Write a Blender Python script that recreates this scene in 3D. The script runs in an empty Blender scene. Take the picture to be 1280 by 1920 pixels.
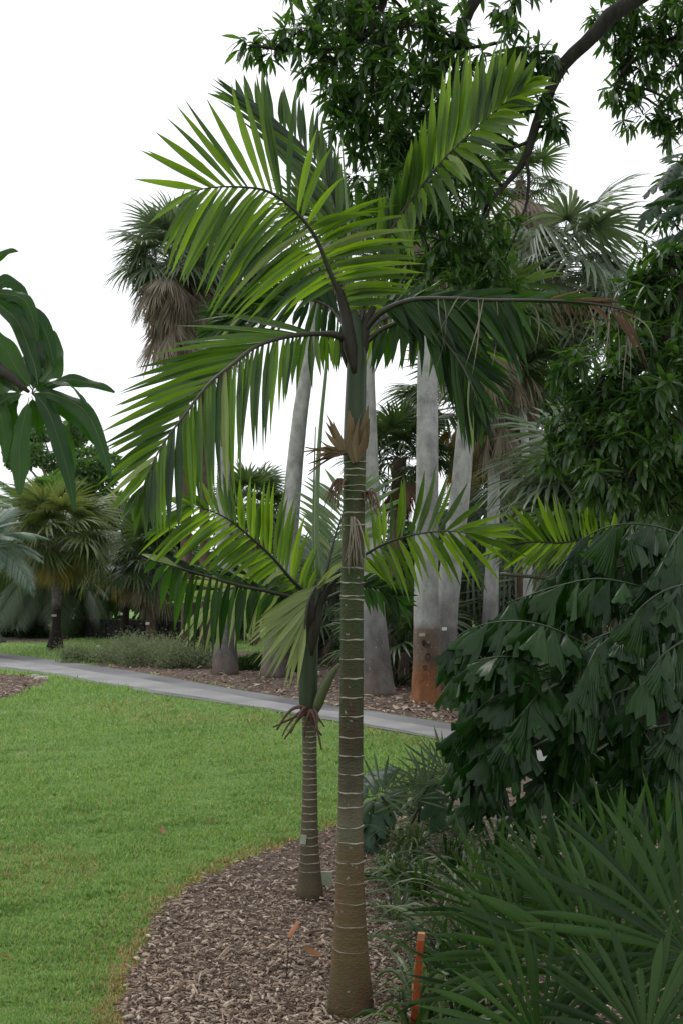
import bpy, math, random
import numpy as np
from mathutils import Vector, Matrix
R = math.radians
rnd = random.Random(7)
rng = np.random.default_rng(7)
sc = bpy.context.scene
COL = sc.collection

# ------------------------------------------------------------------ camera, sky, sun, exposure
F = 2000.0; CX = 640.0; CY = 960.0; EYE = 1.6
PITCH = math.atan(150 / F)
cam_d = bpy.data.cameras.new('camera'); cam = bpy.data.objects.new('camera', cam_d); COL.objects.link(cam)
cam.location = (0, 0, EYE); cam.rotation_euler = (R(90) + PITCH, 0, 0)
cam_d.sensor_fit = 'VERTICAL'; cam_d.sensor_height = 24; cam_d.lens = 24 * F / 1920
cam_d.clip_start = 0.05; cam_d.clip_end = 900
cam_d.dof.use_dof = True; cam_d.dof.focus_distance = 5.0; cam_d.dof.aperture_fstop = 8.0
sc.camera = cam

world = bpy.data.worlds.new('World'); sc.world = world; world.use_nodes = True
wn = world.node_tree; wn.nodes.clear()
wo = wn.nodes.new('ShaderNodeOutputWorld'); bg = wn.nodes.new('ShaderNodeBackground')
sky = wn.nodes.new('ShaderNodeTexSky'); sky.sky_type = 'NISHITA'; sky.sun_disc = False
sky.sun_elevation = R(58); sky.sun_rotation = R(-35)
hsv = wn.nodes.new('ShaderNodeHueSaturation'); hsv.inputs['Saturation'].default_value = 0.15; hsv.inputs['Value'].default_value = 1.0
mx = wn.nodes.new('ShaderNodeMix'); mx.data_type = 'RGBA'; mx.inputs[0].default_value = 0.8
mx.inputs[7].default_value = (11.6, 11.9, 12.3, 1)        # the even white cloud deck over the Nishita sky
wn.links.new(sky.outputs[0], hsv.inputs['Color']); wn.links.new(hsv.outputs[0], mx.inputs[6])
wn.links.new(mx.outputs[2], bg.inputs[0]); wn.links.new(bg.outputs[0], wo.inputs[0])
bg.inputs[1].default_value = 0.1
sun_d = bpy.data.lights.new('sun', 'SUN'); sun_d.energy = 1.1; sun_d.angle = R(24); sun_d.color = (1, .97, .92)
sun = bpy.data.objects.new('sun', sun_d); COL.objects.link(sun)
sdir = Vector((math.sin(R(-35)) * math.cos(R(58)), math.cos(R(-35)) * math.cos(R(58)), math.sin(R(58))))
sun.rotation_euler = sdir.to_track_quat('Z', 'Y').to_euler()
sc.view_settings.view_transform = 'Standard'; sc.view_settings.look = 'None'
sc.view_settings.exposure = 0.28; sc.view_settings.gamma = 1.0; sc.view_settings.use_curve_mapping = False

cp, sp_ = math.cos(PITCH), math.sin(PITCH)
def ray(px, py):
    u = (px - CX) / F; v = (CY - py) / F
    return np.array([u, cp - v * sp_, sp_ + v * cp])
def W(px, py, Y):
    d = ray(px, py); return np.array([0, 0, EYE]) + d * (Y / d[1])
def G(px, py, z=0.0):
    d = ray(px, py); return np.array([0, 0, EYE]) + d * ((z - EYE) / d[2])
def proj(P):
    P = np.asarray(P, float) - np.array([0, 0, EYE])
    z = P[..., 1] * cp + P[..., 2] * sp_
    y = -P[..., 1] * sp_ + P[..., 2] * cp
    z = np.where(z < .05, .05, z)
    return CX + F * P[..., 0] / z, CY - F * y / z, z

# ------------------------------------------------------------------ materials
def new_mat(name):
    m = bpy.data.materials.new(name); m.use_nodes = True; m.node_tree.nodes.clear()
    return m, m.node_tree.nodes, m.node_tree.links
def ramp(N, cols):
    r = N.new('ShaderNodeValToRGB'); e = r.color_ramp.elements
    while len(e) < len(cols): e.new(0.5)
    for i, (p, c) in enumerate(cols):
        e[i].position = p; e[i].color = (*c, 1)
    return r
def leaf_mat(name, c1, c2, trans=0.3, tcol=None, rough=0.38, spec=0.5, c3=None):
    """leaf: glossy skin over a body that lets light through; each leaf takes its own hue between c1 and c2"""
    m, N, L = new_mat(name)
    out = N.new('ShaderNodeOutputMaterial')
    oi = N.new('ShaderNodeObjectInfo'); ge = N.new('ShaderNodeNewGeometry')
    a = N.new('ShaderNodeMath'); a.operation = 'ADD'; L.new(oi.outputs['Random'], a.inputs[0]); L.new(ge.outputs['Random Per Island'], a.inputs[1])
    f = N.new('ShaderNodeMath'); f.operation = 'FRACT'; L.new(a.outputs[0], f.inputs[0])
    tc = N.new('ShaderNodeTexCoord')
    nz = N.new('ShaderNodeTexNoise'); nz.inputs['Scale'].default_value = 9; nz.inputs['Detail'].default_value = 3
    L.new(tc.outputs['Object'], nz.inputs['Vector'])
    md = N.new('ShaderNodeMix'); md.data_type = 'FLOAT'; md.inputs[0].default_value = .3
    L.new(f.outputs[0], md.inputs[2]); L.new(nz.outputs[0], md.inputs[3])
    cols = [(0.15, c1), (0.8, c2)] + ([(0.97, c3)] if c3 else [])
    rp = ramp(N, cols); L.new(md.outputs[0], rp.inputs[0])
    pr = N.new('ShaderNodeBsdfPrincipled'); pr.inputs['Roughness'].default_value = rough
    pr.inputs['Specular IOR Level'].default_value = spec
    L.new(rp.outputs[0], pr.inputs['Base Color'])
    if trans > 0:
        tr = N.new('ShaderNodeBsdfTranslucent')
        mm = N.new('ShaderNodeMix'); mm.data_type = 'RGBA'; mm.blend_type = 'MULTIPLY'; mm.inputs[0].default_value = 1
        L.new(rp.outputs[0], mm.inputs[6]); mm.inputs[7].default_value = (*(tcol or (2.2, 2.6, 1.0)), 1)
        L.new(mm.outputs[2], tr.inputs[0])
        ms = N.new('ShaderNodeMixShader'); ms.inputs[0].default_value = trans
        L.new(pr.outputs[0], ms.inputs[1]); L.new(tr.outputs[0], ms.inputs[2]); L.new(ms.outputs[0], out.inputs[0])
    else:
        L.new(pr.outputs[0], out.inputs[0])
    return m
def bark_mat(name, cols, scale=6, stretch=(1, 1, .2), rough=.85, bump=.55, bscale=40, bstretch=(1, 1, .25), zramp=None, speck=None):
    m, N, L = new_mat(name)
    out = N.new('ShaderNodeOutputMaterial'); pr = N.new('ShaderNodeBsdfPrincipled'); pr.inputs['Roughness'].default_value = rough
    pr.inputs['Specular IOR Level'].default_value = .25
    tc = N.new('ShaderNodeTexCoord')
    mp = N.new('ShaderNodeMapping'); mp.inputs['Scale'].default_value = stretch; L.new(tc.outputs['Object'], mp.inputs[0])
    nz = N.new('ShaderNodeTexNoise'); nz.inputs['Scale'].default_value = scale; nz.inputs['Detail'].default_value = 7; nz.inputs['Roughness'].default_value = .65
    L.new(mp.outputs[0], nz.inputs['Vector'])
    rp = ramp(N, cols); L.new(nz.outputs[0], rp.inputs[0]); c = rp.outputs[0]
    if zramp:                                              # (height stops, colours, blend): algae, moss and soil stain by height
        sx = N.new('ShaderNodeSeparateXYZ'); L.new(tc.outputs['Object'], sx.inputs[0])
        h = N.new('ShaderNodeMath'); h.operation = 'MULTIPLY_ADD'; h.inputs[1].default_value = 1 / zramp['top']
        L.new(sx.outputs[2], h.inputs[0])
        j = N.new('ShaderNodeMath'); j.operation = 'MULTIPLY_ADD'; j.inputs[1].default_value = zramp.get('jit', .2); j.inputs[2].default_value = -.5 * zramp.get('jit', .2)
        n2 = N.new('ShaderNodeTexNoise'); n2.inputs['Scale'].default_value = zramp.get('ns', 7); n2.inputs['Detail'].default_value = 4
        L.new(tc.outputs['Object'], n2.inputs['Vector']); L.new(n2.outputs[0], j.inputs[0]); L.new(j.outputs[0], h.inputs[2])
        r2 = ramp(N, zramp['cols']); L.new(h.outputs[0], r2.inputs[0])
        mu = N.new('ShaderNodeMix'); mu.data_type = 'RGBA'; mu.blend_type = zramp.get('mode', 'MULTIPLY'); mu.inputs[0].default_value = zramp.get('fac', 1)
        L.new(c, mu.inputs[6]); L.new(r2.outputs[0], mu.inputs[7]); c = mu.outputs[2]
    if speck:                                              # pale lichen spots
        n3 = N.new('ShaderNodeTexNoise'); n3.inputs['Scale'].default_value = speck[0]; n3.inputs['Detail'].default_value = 2
        L.new(tc.outputs['Object'], n3.inputs['Vector'])
        r3 = ramp(N, [(speck[1], (0, 0, 0)), (speck[1] + .03, (1, 1, 1))]); L.new(n3.outputs[0], r3.inputs[0])
        mu = N.new('ShaderNodeMix'); mu.data_type = 'RGBA'; L.new(r3.outputs[0], mu.inputs[0]); L.new(c, mu.inputs[6]); mu.inputs[7].default_value = (*speck[2], 1); c = mu.outputs[2]
    L.new(c, pr.inputs['Base Color'])
    mp2 = N.new('ShaderNodeMapping'); mp2.inputs['Scale'].default_value = bstretch; L.new(tc.outputs['Object'], mp2.inputs[0])
    nb = N.new('ShaderNodeTexNoise'); nb.inputs['Scale'].default_value = bscale; nb.inputs['Detail'].default_value = 5
    L.new(mp2.outputs[0], nb.inputs['Vector'])
    bp = N.new('ShaderNodeBump'); bp.inputs['Strength'].default_value = bump; bp.inputs['Distance'].default_value = .02
    L.new(nb.outputs[0], bp.inputs['Height']); L.new(bp.outputs[0], pr.inputs['Normal'])
    L.new(pr.outputs[0], out.inputs[0])
    return m
def ground_mat(name, cols, scale, detail=8, bump=.5, bscale=60, cols2=None, scale2=1.0, fac2=.5, rough=.95):
    m, N, L = new_mat(name)
    out = N.new('ShaderNodeOutputMaterial'); pr = N.new('ShaderNodeBsdfPrincipled'); pr.inputs['Roughness'].default_value = rough
    pr.inputs['Specular IOR Level'].default_value = .15
    tc = N.new('ShaderNodeTexCoord')
    nz = N.new('ShaderNodeTexNoise'); nz.inputs['Scale'].default_value = scale; nz.inputs['Detail'].default_value = detail; nz.inputs['Roughness'].default_value = .7
    L.new(tc.outputs['Object'], nz.inputs['Vector']); rp = ramp(N, cols); L.new(nz.outputs[0], rp.inputs[0]); c = rp.outputs[0]
    if cols2:
        n2 = N.new('ShaderNodeTexNoise'); n2.inputs['Scale'].default_value = scale2; n2.inputs['Detail'].default_value = 5
        L.new(tc.outputs['Object'], n2.inputs['Vector']); r2 = ramp(N, cols2); L.new(n2.outputs[0], r2.inputs[0])
        mu = N.new('ShaderNodeMix'); mu.data_type = 'RGBA'; mu.inputs[0].default_value = fac2
        L.new(c, mu.inputs[6]); L.new(r2.outputs[0], mu.inputs[7]); c = mu.outputs[2]
    L.new(c, pr.inputs['Base Color'])
    nb = N.new('ShaderNodeTexNoise'); nb.inputs['Scale'].default_value = bscale; nb.inputs['Detail'].default_value = 4
    L.new(tc.outputs['Object'], nb.inputs['Vector'])
    bp = N.new('ShaderNodeBump'); bp.inputs['Strength'].default_value = bump; bp.inputs['Distance'].default_value = .03
    L.new(nb.outputs[0], bp.inputs['Height']); L.new(bp.outputs[0], pr.inputs['Normal'])
    L.new(pr.outputs[0], out.inputs[0]); return m

M = {}
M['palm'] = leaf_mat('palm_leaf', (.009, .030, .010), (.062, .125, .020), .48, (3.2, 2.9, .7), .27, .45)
M['palm_bright'] = leaf_mat('bright_palm_leaf', (.015, .042, .010), (.09, .165, .020), .52, (3.1, 2.8, .6), .27, .45)
M['palm_yellow'] = leaf_mat('yellowing_leaf', (.15, .20, .07), (.27, .32, .14), .35, (1.6, 1.6, .8), .45, .4)
M['palm_dark'] = leaf_mat('dark_palm_leaf', (.005, .018, .005), (.028, .070, .013), .36, (2.3, 2.6, .8), .4, .22)  # darker copy of the palm leaf, crown shade put into its colour
M['palm_pale'] = leaf_mat('pale_palm_leaf', (.10, .16, .08), (.17, .23, .13), .4, (1.6, 1.7, 1.0), .4, .5)
M['rachis_green'] = leaf_mat('dark_green_stalk', (.012, .028, .008), (.025, .05, .014), 0, None, .5)
M['sheath'] = leaf_mat('flower_sheath_skin', (.05, .07, .025), (.10, .11, .045), 0, None, .5)
M['midrib'] = leaf_mat('leaf_midrib', (.05, .10, .025), (.08, .13, .04), 0, None, .45)
M['grass_dark'] = leaf_mat('dark_grass_blade', (.085, .17, .04), (.19, .31, .08), .3, (1.5, 1.5, .9), .55, .35)
M['rachis'] = leaf_mat('leaf_stalk', (.035, .045, .015), (.06, .08, .025), 0, None, .45)
M['rachis_dark'] = leaf_mat('dark_leaf_stalk', (.012, .012, .007), (.026, .024, .012), 0, None, .5)
M['spear'] = leaf_mat('unopened_leaf', (.11, .17, .07), (.15, .22, .10), .1, None, .45)
M['mango'] = leaf_mat('mango_leaf', (.022, .055, .018), (.06, .115, .032), .38, (2.4, 2.7, .9), .34, .5)
M['mango_near'] = leaf_mat('near_mango_leaf', (.012, .042, .008), (.034, .085, .013), .36, (2.2, 2.5, .6), .4, .3)
M['fishtail'] = leaf_mat('fishtail_leaf', (.006, .026, .006), (.022, .060, .012), .16, (1.8, 3, .8), .32, .26)
M['lobed'] = leaf_mat('lobed_leaf', (.014, .04, .02), (.03, .07, .03), .18, None, .45, .3)
M['fan'] = leaf_mat('fan_leaf', (.03, .055, .022), (.07, .11, .045), .3, (2.0, 2.1, 1.0), .38, .5)
M['fan_grey'] = leaf_mat('grey_fan_leaf', (.065, .09, .055), (.13, .17, .11), .3, (1.7, 1.8, 1.1), .4, .5)
M['fan_yellow'] = leaf_mat('yellow_fan_leaf', (.22, .19, .05), (.34, .27, .08), .3, (1.6, 1.4, .6), .55)
M['dead'] = leaf_mat('dead_leaf', (.13, .105, .082), (.34, .285, .225), .2, (1.3, 1.2, 1), .8, .2)
M['dead_brown'] = leaf_mat('brown_dead_leaf', (.06, .035, .02), (.14, .085, .05), .1, (1.3, 1.2, 1), .8, .2)
M['fan_near'] = leaf_mat('near_fan_leaf', (.007, .024, .005), (.032, .072, .014), .28, (2.3, 2.7, .8), .4, .22)
M['silver'] = leaf_mat('silvery_leaf', (.06, .11, .07), (.24, .30, .25), .3, (1.3, 1.5, 1.2), .4)
M['strap'] = leaf_mat('strap_leaf', (.04, .075, .025), (.15, .19, .09), .3, (1.6, 1.7, .9), .4)
M['foliage'] = leaf_mat('tree_foliage', (.02, .05, .018), (.055, .105, .035), .25, (2, 2.3, .9), .55, .3)
M['foliage_light'] = leaf_mat('light_tree_foliage', (.05, .10, .035), (.10, .17, .06), .3, (1.8, 2, .9), .55, .3)  # on the left trees this paler colour stands in for distance haze
M['bush'] = leaf_mat('bush_foliage', (.10, .13, .07), (.21, .24, .14), .3, (1.5, 1.6, 1), .6, .3)
M['grass'] = leaf_mat('grass_blade', (.14, .25, .06), (.29, .42, .15), .38, (1.5, 1.5, .9), .55, .35, (.36, .40, .2))
M['dry_grass'] = leaf_mat('dry_grass_blade', (.20, .16, .06), (.50, .36, .19), .2, (1.3, 1.2, .8), .7, .2)
M['brown_strand'] = leaf_mat('dried_flower_strand', (.09, .06, .04), (.17, .12, .085), 0, None, .8, .2)
M['grey_strand'] = leaf_mat('grey_flower_strand', (.16, .135, .11), (.25, .21, .17), 0, None, .8, .2)
M['brown_red'] = leaf_mat('red_brown_stalk', (.07, .035, .025), (.12, .065, .05), 0, None, .6, .3)
M['bract'] = leaf_mat('papery_bract', (.11, .075, .04), (.21, .15, .09), .12, (1.3, 1.2, 1), .7, .2)

def flat_mat(name, c, rough=.5, emit=None):
    m, N, L = new_mat(name); out = N.new('ShaderNodeOutputMaterial'); pr = N.new('ShaderNodeBsdfPrincipled')
    tc = N.new('ShaderNodeTexCoord'); nz = N.new('ShaderNodeTexNoise'); nz.inputs['Scale'].default_value = 30; nz.inputs['Detail'].default_value = 5
    L.new(tc.outputs['Object'], nz.inputs['Vector'])
    rp = ramp(N, [(.3, tuple(x * .75 for x in c)), (.7, c)]); L.new(nz.outputs[0], rp.inputs[0]); L.new(rp.outputs[0], pr.inputs['Base Color'])
    pr.inputs['Roughness'].default_value = rough; L.new(pr.outputs[0], out.inputs[0]); return m
M['white'] = flat_mat('label_white', (.75, .75, .72)); M['black'] = flat_mat('black_metal', (.02, .02, .022), .5)
M['tag_metal'] = flat_mat('tag_metal', (.34, .38, .28), .5); M['tag_pink'] = flat_mat('tag_tan', (.5, .36, .28), .6)
M['orange'] = flat_mat('orange_paint', (.45, .09, .025), .6); M['orange_pale'] = flat_mat('faded_orange_flag', (.55, .24, .12), .6)
M['yellow'] = flat_mat('yellow_paint', (.65, .45, .04), .6)

def add_ribs(m, k=85, strength=.5):
    N, L = m.node_tree.nodes, m.node_tree.links
    tc = N.new('ShaderNodeTexCoord'); sx = N.new('ShaderNodeSeparateXYZ'); L.new(tc.outputs['Object'], sx.inputs[0])
    a = N.new('ShaderNodeMath'); a.operation = 'ARCTAN2'; L.new(sx.outputs[0], a.inputs[0]); L.new(sx.outputs[1], a.inputs[1])
    b = N.new('ShaderNodeMath'); b.operation = 'MULTIPLY'; b.inputs[1].default_value = k; L.new(a.outputs[0], b.inputs[0])
    c = N.new('ShaderNodeMath'); c.operation = 'SINE'; L.new(b.outputs[0], c.inputs[0])
    bp = N.new('ShaderNodeBump'); bp.inputs['Strength'].default_value = strength; bp.inputs['Distance'].default_value = .004; L.new(c.outputs[0], bp.inputs['Height'])
    for n_ in N:
        if n_.type == 'BSDF_PRINCIPLED': L.new(bp.outputs[0], n_.inputs['Normal'])
add_ribs(M['fishtail'], 85, .28)
# ------------------------------------------------------------------ mesh helpers
class MB:
    def __init__(s): s.v = []; s.f = []; s.n = 0
    def add(s, V, Fc):
        V = np.asarray(V, float); s.v.append(V)
        s.f += [tuple(int(i) + s.n for i in f) for f in Fc]; s.n += len(V)
    def mesh(s, name, org=(0, 0, 0), smooth=True):
        me = bpy.data.meshes.new(name)
        V = np.concatenate(s.v) - np.asarray(org, float)
        me.from_pydata(V.tolist(), [], s.f)
        if smooth: me.polygons.foreach_set('use_smooth', [True] * len(me.polygons))
        me.update(); return me
def wloc(o):
    return np.array(o['_w']) if o is not None and '_w' in o else np.zeros(3)
def link(me_or_none, name, mat=None, parent=None, org=(0, 0, 0)):
    o = bpy.data.objects.new(name, me_or_none); COL.objects.link(o)
    if mat is not None and me_or_none is not None and not me_or_none.materials: me_or_none.materials.append(mat)
    org = np.asarray(org, float)
    o.location = org - wloc(parent); o['_w'] = [float(x) for x in org]
    if parent is not None: o.parent = parent
    return o
def thing(name, label, cat, loc, group=None):
    o = link(None, name, None, None, loc); tag(o, label, cat, group); return o
def tag(o, label=None, cat=None, group=None, kind=None):
    if label: o['label'] = label
    if cat: o['category'] = cat
    if group: o['group'] = group
    if kind: o['kind'] = kind
    return o
def np_mesh(name, V, Q):
    """V (n,3), Q (m,k) arrays -> mesh, all smooth"""
    me = bpy.data.meshes.new(name); n, m, k = len(V), len(Q), Q.shape[1]
    me.vertices.add(n); me.vertices.foreach_set('co', np.ascontiguousarray(V, np.float32).ravel())
    me.loops.add(m * k); me.loops.foreach_set('vertex_index', np.ascontiguousarray(Q, np.int32).ravel())
    me.polygons.add(m); me.polygons.foreach_set('loop_start', np.arange(0, m * k, k, dtype=np.int32))
    me.polygons.foreach_set('use_smooth', np.ones(m, bool)); me.update(calc_edges=True); return me
def scatter_mesh(name, T, A, P):
    """T = (V, Q) template, A (n,3,3) column bases, P (n,3)"""
    V, Q = T; n = len(P)
    VV = np.einsum('nij,vj->nvi', A, V) + P[:, None, :]
    QQ = (Q[None] + (np.arange(n) * len(V))[:, None, None]).reshape(-1, Q.shape[1])
    return np_mesh(name, VV.reshape(-1, 3), QQ)
def unit(v):
    v = np.asarray(v, float); return v / (np.linalg.norm(v, axis=-1, keepdims=True) + 1e-9)
def spline(P, n):
    """Catmull-Rom through P"""
    P = np.asarray(P, float)
    if len(P) == 2: return P[0] + (P[1] - P[0]) * np.linspace(0, 1, n)[:, None]
    E = np.vstack([2 * P[0] - P[1], P, 2 * P[-1] - P[-2]]); out = []
    for s in np.linspace(0, len(P) - 1 - 1e-9, n):
        i = int(s); t = s - i; a, b, c, d = E[i], E[i + 1], E[i + 2], E[i + 3]
        out.append(.5 * (2 * b + (c - a) * t + (2 * a - 5 * b + 4 * c - d) * t * t + (3 * b - a - 3 * c + d) * t ** 3))
    return np.array(out)
def tube(mb, P, rad, k=8, caps=True, wob=0):
    P = np.asarray(P, float); n = len(P); rad = np.broadcast_to(rad, n)
    T = unit(np.gradient(P, axis=0)); u = unit(np.cross(T[0], [0.13, .95, .3] if abs(T[0][1]) < .9 else [1, 0, 0])); V = []
    for i in range(n):
        u = unit(u - T[i] * np.dot(u, T[i])); w = np.cross(T[i], u)
        for j in range(k):
            a = 2 * math.pi * j / k; r = rad[i] * (1 + (wob * math.sin(j * 2.3 + i * 1.7) if wob else 0))
            V.append(P[i] + (u * math.cos(a) + w * math.sin(a)) * r)
    Fc = [(i * k + j, i * k + (j + 1) % k, (i + 1) * k + (j + 1) % k, (i + 1) * k + j) for i in range(n - 1) for j in range(k)]
    if caps: Fc += [tuple(range(k))[::-1], tuple((n - 1) * k + j for j in range(k))]
    mb.add(V, Fc)
def tube_obj(name, P, rad, mat, parent, k=8, wob=0, org=None):
    mb = MB(); tube(mb, P, rad, k, True, wob); org = P[0] if org is None else org
    return link(mb.mesh(name, org), name, mat, parent, org)
def box(mb, c, sx, sy, sz, rot=None):
    V = np.array([[x, y, z] for x in (-.5, .5) for y in (-.5, .5) for z in (-.5, .5)]) * [sx, sy, sz]
    if rot is not None: V = V @ np.asarray(rot).T
    mb.add(V + np.asarray(c), [(0, 1, 3, 2), (4, 6, 7, 5), (0, 4, 5, 1), (2, 3, 7, 6), (0, 2, 6, 4), (1, 5, 7, 3)])
def blade_vf(P0, P1, P2, Wd, width, n=6, fold=.28, tipw=.03, peak=.3, twist=0):
    P0, P1, P2 = map(lambda p: np.asarray(p, float), (P0, P1, P2)); V = []
    for i in range(n + 1):
        s = i / n
        p = (1 - s) ** 2 * P0 + 2 * s * (1 - s) * P1 + s * s * P2
        D = unit(2 * (1 - s) * (P1 - P0) + 2 * s * (P2 - P1))
        w = unit(Wd - D * np.dot(Wd, D)); nr = np.cross(D, w)
        if twist:
            a = twist * s; w, nr = w * math.cos(a) + nr * math.sin(a), nr * math.cos(a) - w * math.sin(a)
        h = .5 * width * (max(tipw, min(1, .3 + .7 * s / peak) if s < peak else (1 - ((s - peak) / (1 - peak)) ** 1.8)) if s < 1 else tipw)
        V += [p - w * h + nr * fold * h, p, p + w * h + nr * fold * h]
    Fc = []
    for i in range(n):
        a = 3 * i; Fc += [(a, a + 1, a + 4, a + 3), (a + 1, a + 2, a + 5, a + 4)]
    return np.array(V), Fc

class Budget:
    """leaf pieces of one thing: the first 300 largest as parts, the rest joined as one part of kind stuff"""
    def __init__(s, root, piece='leaflet', rest='leaflets', cap=300): s.root = root; s.items = []; s.piece = piece; s.rest = rest; s.cap = cap
    def add(s, V, Fc, mat, parent, prio): s.items.append((prio, V, Fc, mat, parent))
    def flush(s):
        s.items.sort(key=lambda t: -t[0])
        for pr, V, Fc, mat, par in s.items[:s.cap]:
            mb = MB(); mb.add(V, Fc); link(mb.mesh(s.piece, V[1], False), s.piece, mat, par, V[1])
        left = {}
        for pr, V, Fc, mat, par in s.items[s.cap:]: left.setdefault(mat.name, MB()).add(V, Fc)
        for k, mb in left.items():
            o = link(mb.mesh(s.rest, wloc(s.root), False), s.rest, bpy.data.materials[k], s.root, wloc(s.root)); tag(o, kind='stuff')

def frond(root, bud, pts, sides, mat, r0=.012, r1=.003, width=.03, dens=1.0, rmat=None, arch=.10, prio=1, toward=.25, fold=.42, wj=.3, label=None, endtaper=True, twist=.35, ragged=0.04):
    """pinnate frond. pts: stalk through picture points set at their real distance; sides: lists of
    (root x, root y, tip x, tip y, how much farther the tip is than the root)"""
    R_ = spline([W(x, y, Y) for x, y, Y in pts], 60)
    seg = np.r_[0, np.cumsum(np.linalg.norm(np.diff(R_, axis=0), axis=1))]; Ln = seg[-1]; tt = seg / Ln
    T = unit(np.gradient(R_, axis=0)); rx, ry, _ = proj(R_)
    mb = MB(); tube(mb, R_, r0 + (r1 - r0) * tt ** .8, 7)
    fo = link(mb.mesh('frond', R_[0]), 'frond', rmat or M['rachis_dark'], root, R_[0])
    if label: fo['label'] = label
    for sd in sides:
        n = sd[0]; keys = []
        for (ax, ay, bx, by, dY) in sd[1]:
            i = int(np.argmin((rx - ax) ** 2 + (ry - ay) ** 2)); keys.append((tt[i], bx, by, R_[i][1] + dY))
        keys.sort(); K = np.array(keys)
        ts = np.linspace(K[0, 0], K[-1, 0], n)
        for i, t in enumerate(ts):
            t = float(np.clip(t + rnd.uniform(-.3, .3) * (K[-1, 0] - K[0, 0]) / n, 0, 1))
            tip = W(np.interp(t, K[:, 0], K[:, 1]) + rnd.gauss(0, 5), np.interp(t, K[:, 0], K[:, 2]) + rnd.gauss(0, 6), np.interp(t, K[:, 0], K[:, 3]) + rnd.gauss(0, .03))
            p0 = np.array([np.interp(t, tt, R_[:, k]) for k in range(3)]); Tn = unit(np.array([np.interp(t, tt, T[:, k]) for k in range(3)]))
            d = tip - p0; ln = np.linalg.norm(d)
            if rnd.random() < ragged: tip = p0 + d * rnd.uniform(.55, .85)
            p1 = p0 + d * .45 + np.array([0, 0, 1]) * ln * arch * rnd.uniform(.5, 1.4) + Tn * ln * .06 + rng.normal(0, .012, 3) * ln
            vw = unit(p0 - np.array([0, 0, EYE])); Wf = np.cross(unit(d), vw); Wf = Wf * (1 if np.dot(Wf, Tn) >= 0 else -1)
            Wd = Tn * .45 + unit(Wf) * (.35 + toward) + rng.normal(0, wj, 3)
            w = width * rnd.uniform(.8, 1.15)
            V, Fc = blade_vf(p0, p1, tip, Wd, w, 6, fold, .03, rnd.uniform(.25, .4), rnd.gauss(0, twist))
            bud.add(V, Fc, M['palm_yellow'] if rnd.random() < .012 else mat, fo, prio * ln * w)
    return fo

# templates: leaves along +Y, face up +Z
def tmpl_mango(n=4, width=.24, droop=.25, wave=0.0):
    V = []
    for i in range(n + 1):
        s = i / n; h = .5 * width * max(.05, math.sin(math.pi * min(1, s * .93 + .05)) ** .75) if 0 < s < 1 else .008
        z = -droop * s * s; c = .3 * h
        wv = wave * math.sin(s * 17)
        V += [(-h, s, z + c + wv), (0, s, z), (h, s, z + c - wv)]
    Q = [q for i in range(n) for q in ((3 * i, 3 * i + 1, 3 * i + 4, 3 * i + 3), (3 * i + 1, 3 * i + 2, 3 * i + 5, 3 * i + 4))]
    return np.array(V, float), np.array(Q)
def tmpl_quad():
    return np.array([(0, 0, 0), (.28, .45, .05), (0, 1, -.1), (-.28, .45, .05)], float), np.array([(0, 1, 2, 3)])
def tmpl_wedge(seed):
    r = random.Random(seed); nx = 7; V = []
    for j, y in enumerate((0, .3, .62, 1)):
        for i in range(nx):
            u = i / (nx - 1) * 2 - 1
            yy = y
            if j == 3: yy = .80 + .12 * u * (1 if seed % 2 else -1) + (.09 if i % 2 else -.07) + r.uniform(-.04, .05)
            if j == 2: yy = .58 + .03 * u
            hw = (.018, .12, .25, .37)[j] * (1 - .08 * (j == 3) * r.random())
            V.append((u * hw, yy, -.22 * y * y + .05 * (1 - u * u) * y + .02 * ((i % 2) * 2 - 1) * (j > 0)))
    Q = [(j * nx + i, j * nx + i + 1, (j + 1) * nx + i + 1, (j + 1) * nx + i) for j in range(3) for i in range(nx - 1)]
    return np.array(V), np.array(Q)
def basis(D, up):
    """columns X, Y=D, Z~up"""
    D = unit(D); Z = unit(up - D * np.sum(D * up, -1, keepdims=True)); X = np.cross(D, Z)
    return np.stack([X, D, Z], -1)
def to_mat(A, P, s=1.0):
    m = Matrix.Identity(4)
    for i in range(3):
        for j in range(3): m[i][j] = float(A[i][j]) * s
        m[i][3] = float(P[i])
    return m
def place(me, name, A, P, s, parent, mat=None):
    o = bpy.data.objects.new(name, me); COL.objects.link(o)
    if mat and not me.materials: me.materials.append(mat)
    if parent is not None: o.parent = parent
    o.matrix_local = to_mat(A, np.asarray(P) - wloc(parent), s); o['_w'] = [float(x) for x in P]
    return o

def leaf_set(root, Ts, A, P, S, mat, piece='leaf', rest='leaves', cap=300):
    """leaves at bases A, points P, sizes S: those that show largest as parts, the rest joined"""
    px, py, z = proj(P); sz = S / z
    inn = (px > -30) & (px < 1310) & (py > -30) & (py < 1950)
    order = np.argsort(-(sz * inn)); big = order[:cap]; big = big[inn[big]]; mask = np.ones(len(P), bool); mask[big] = False
    mes = [np_mesh(piece, T[0], T[1]) for T in Ts]
    for i in big: place(mes[int(i) % len(Ts)], piece, A[i], P[i], float(S[i]), root, mat)
    idx = np.where(mask)[0]
    if len(idx):
        w0 = wloc(root)
        me = scatter_mesh(rest, Ts[0], A[idx] * S[idx][:, None, None], P[idx] - w0)
        o = link(me, rest, mat, root, w0); tag(o, kind='stuff')

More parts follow.
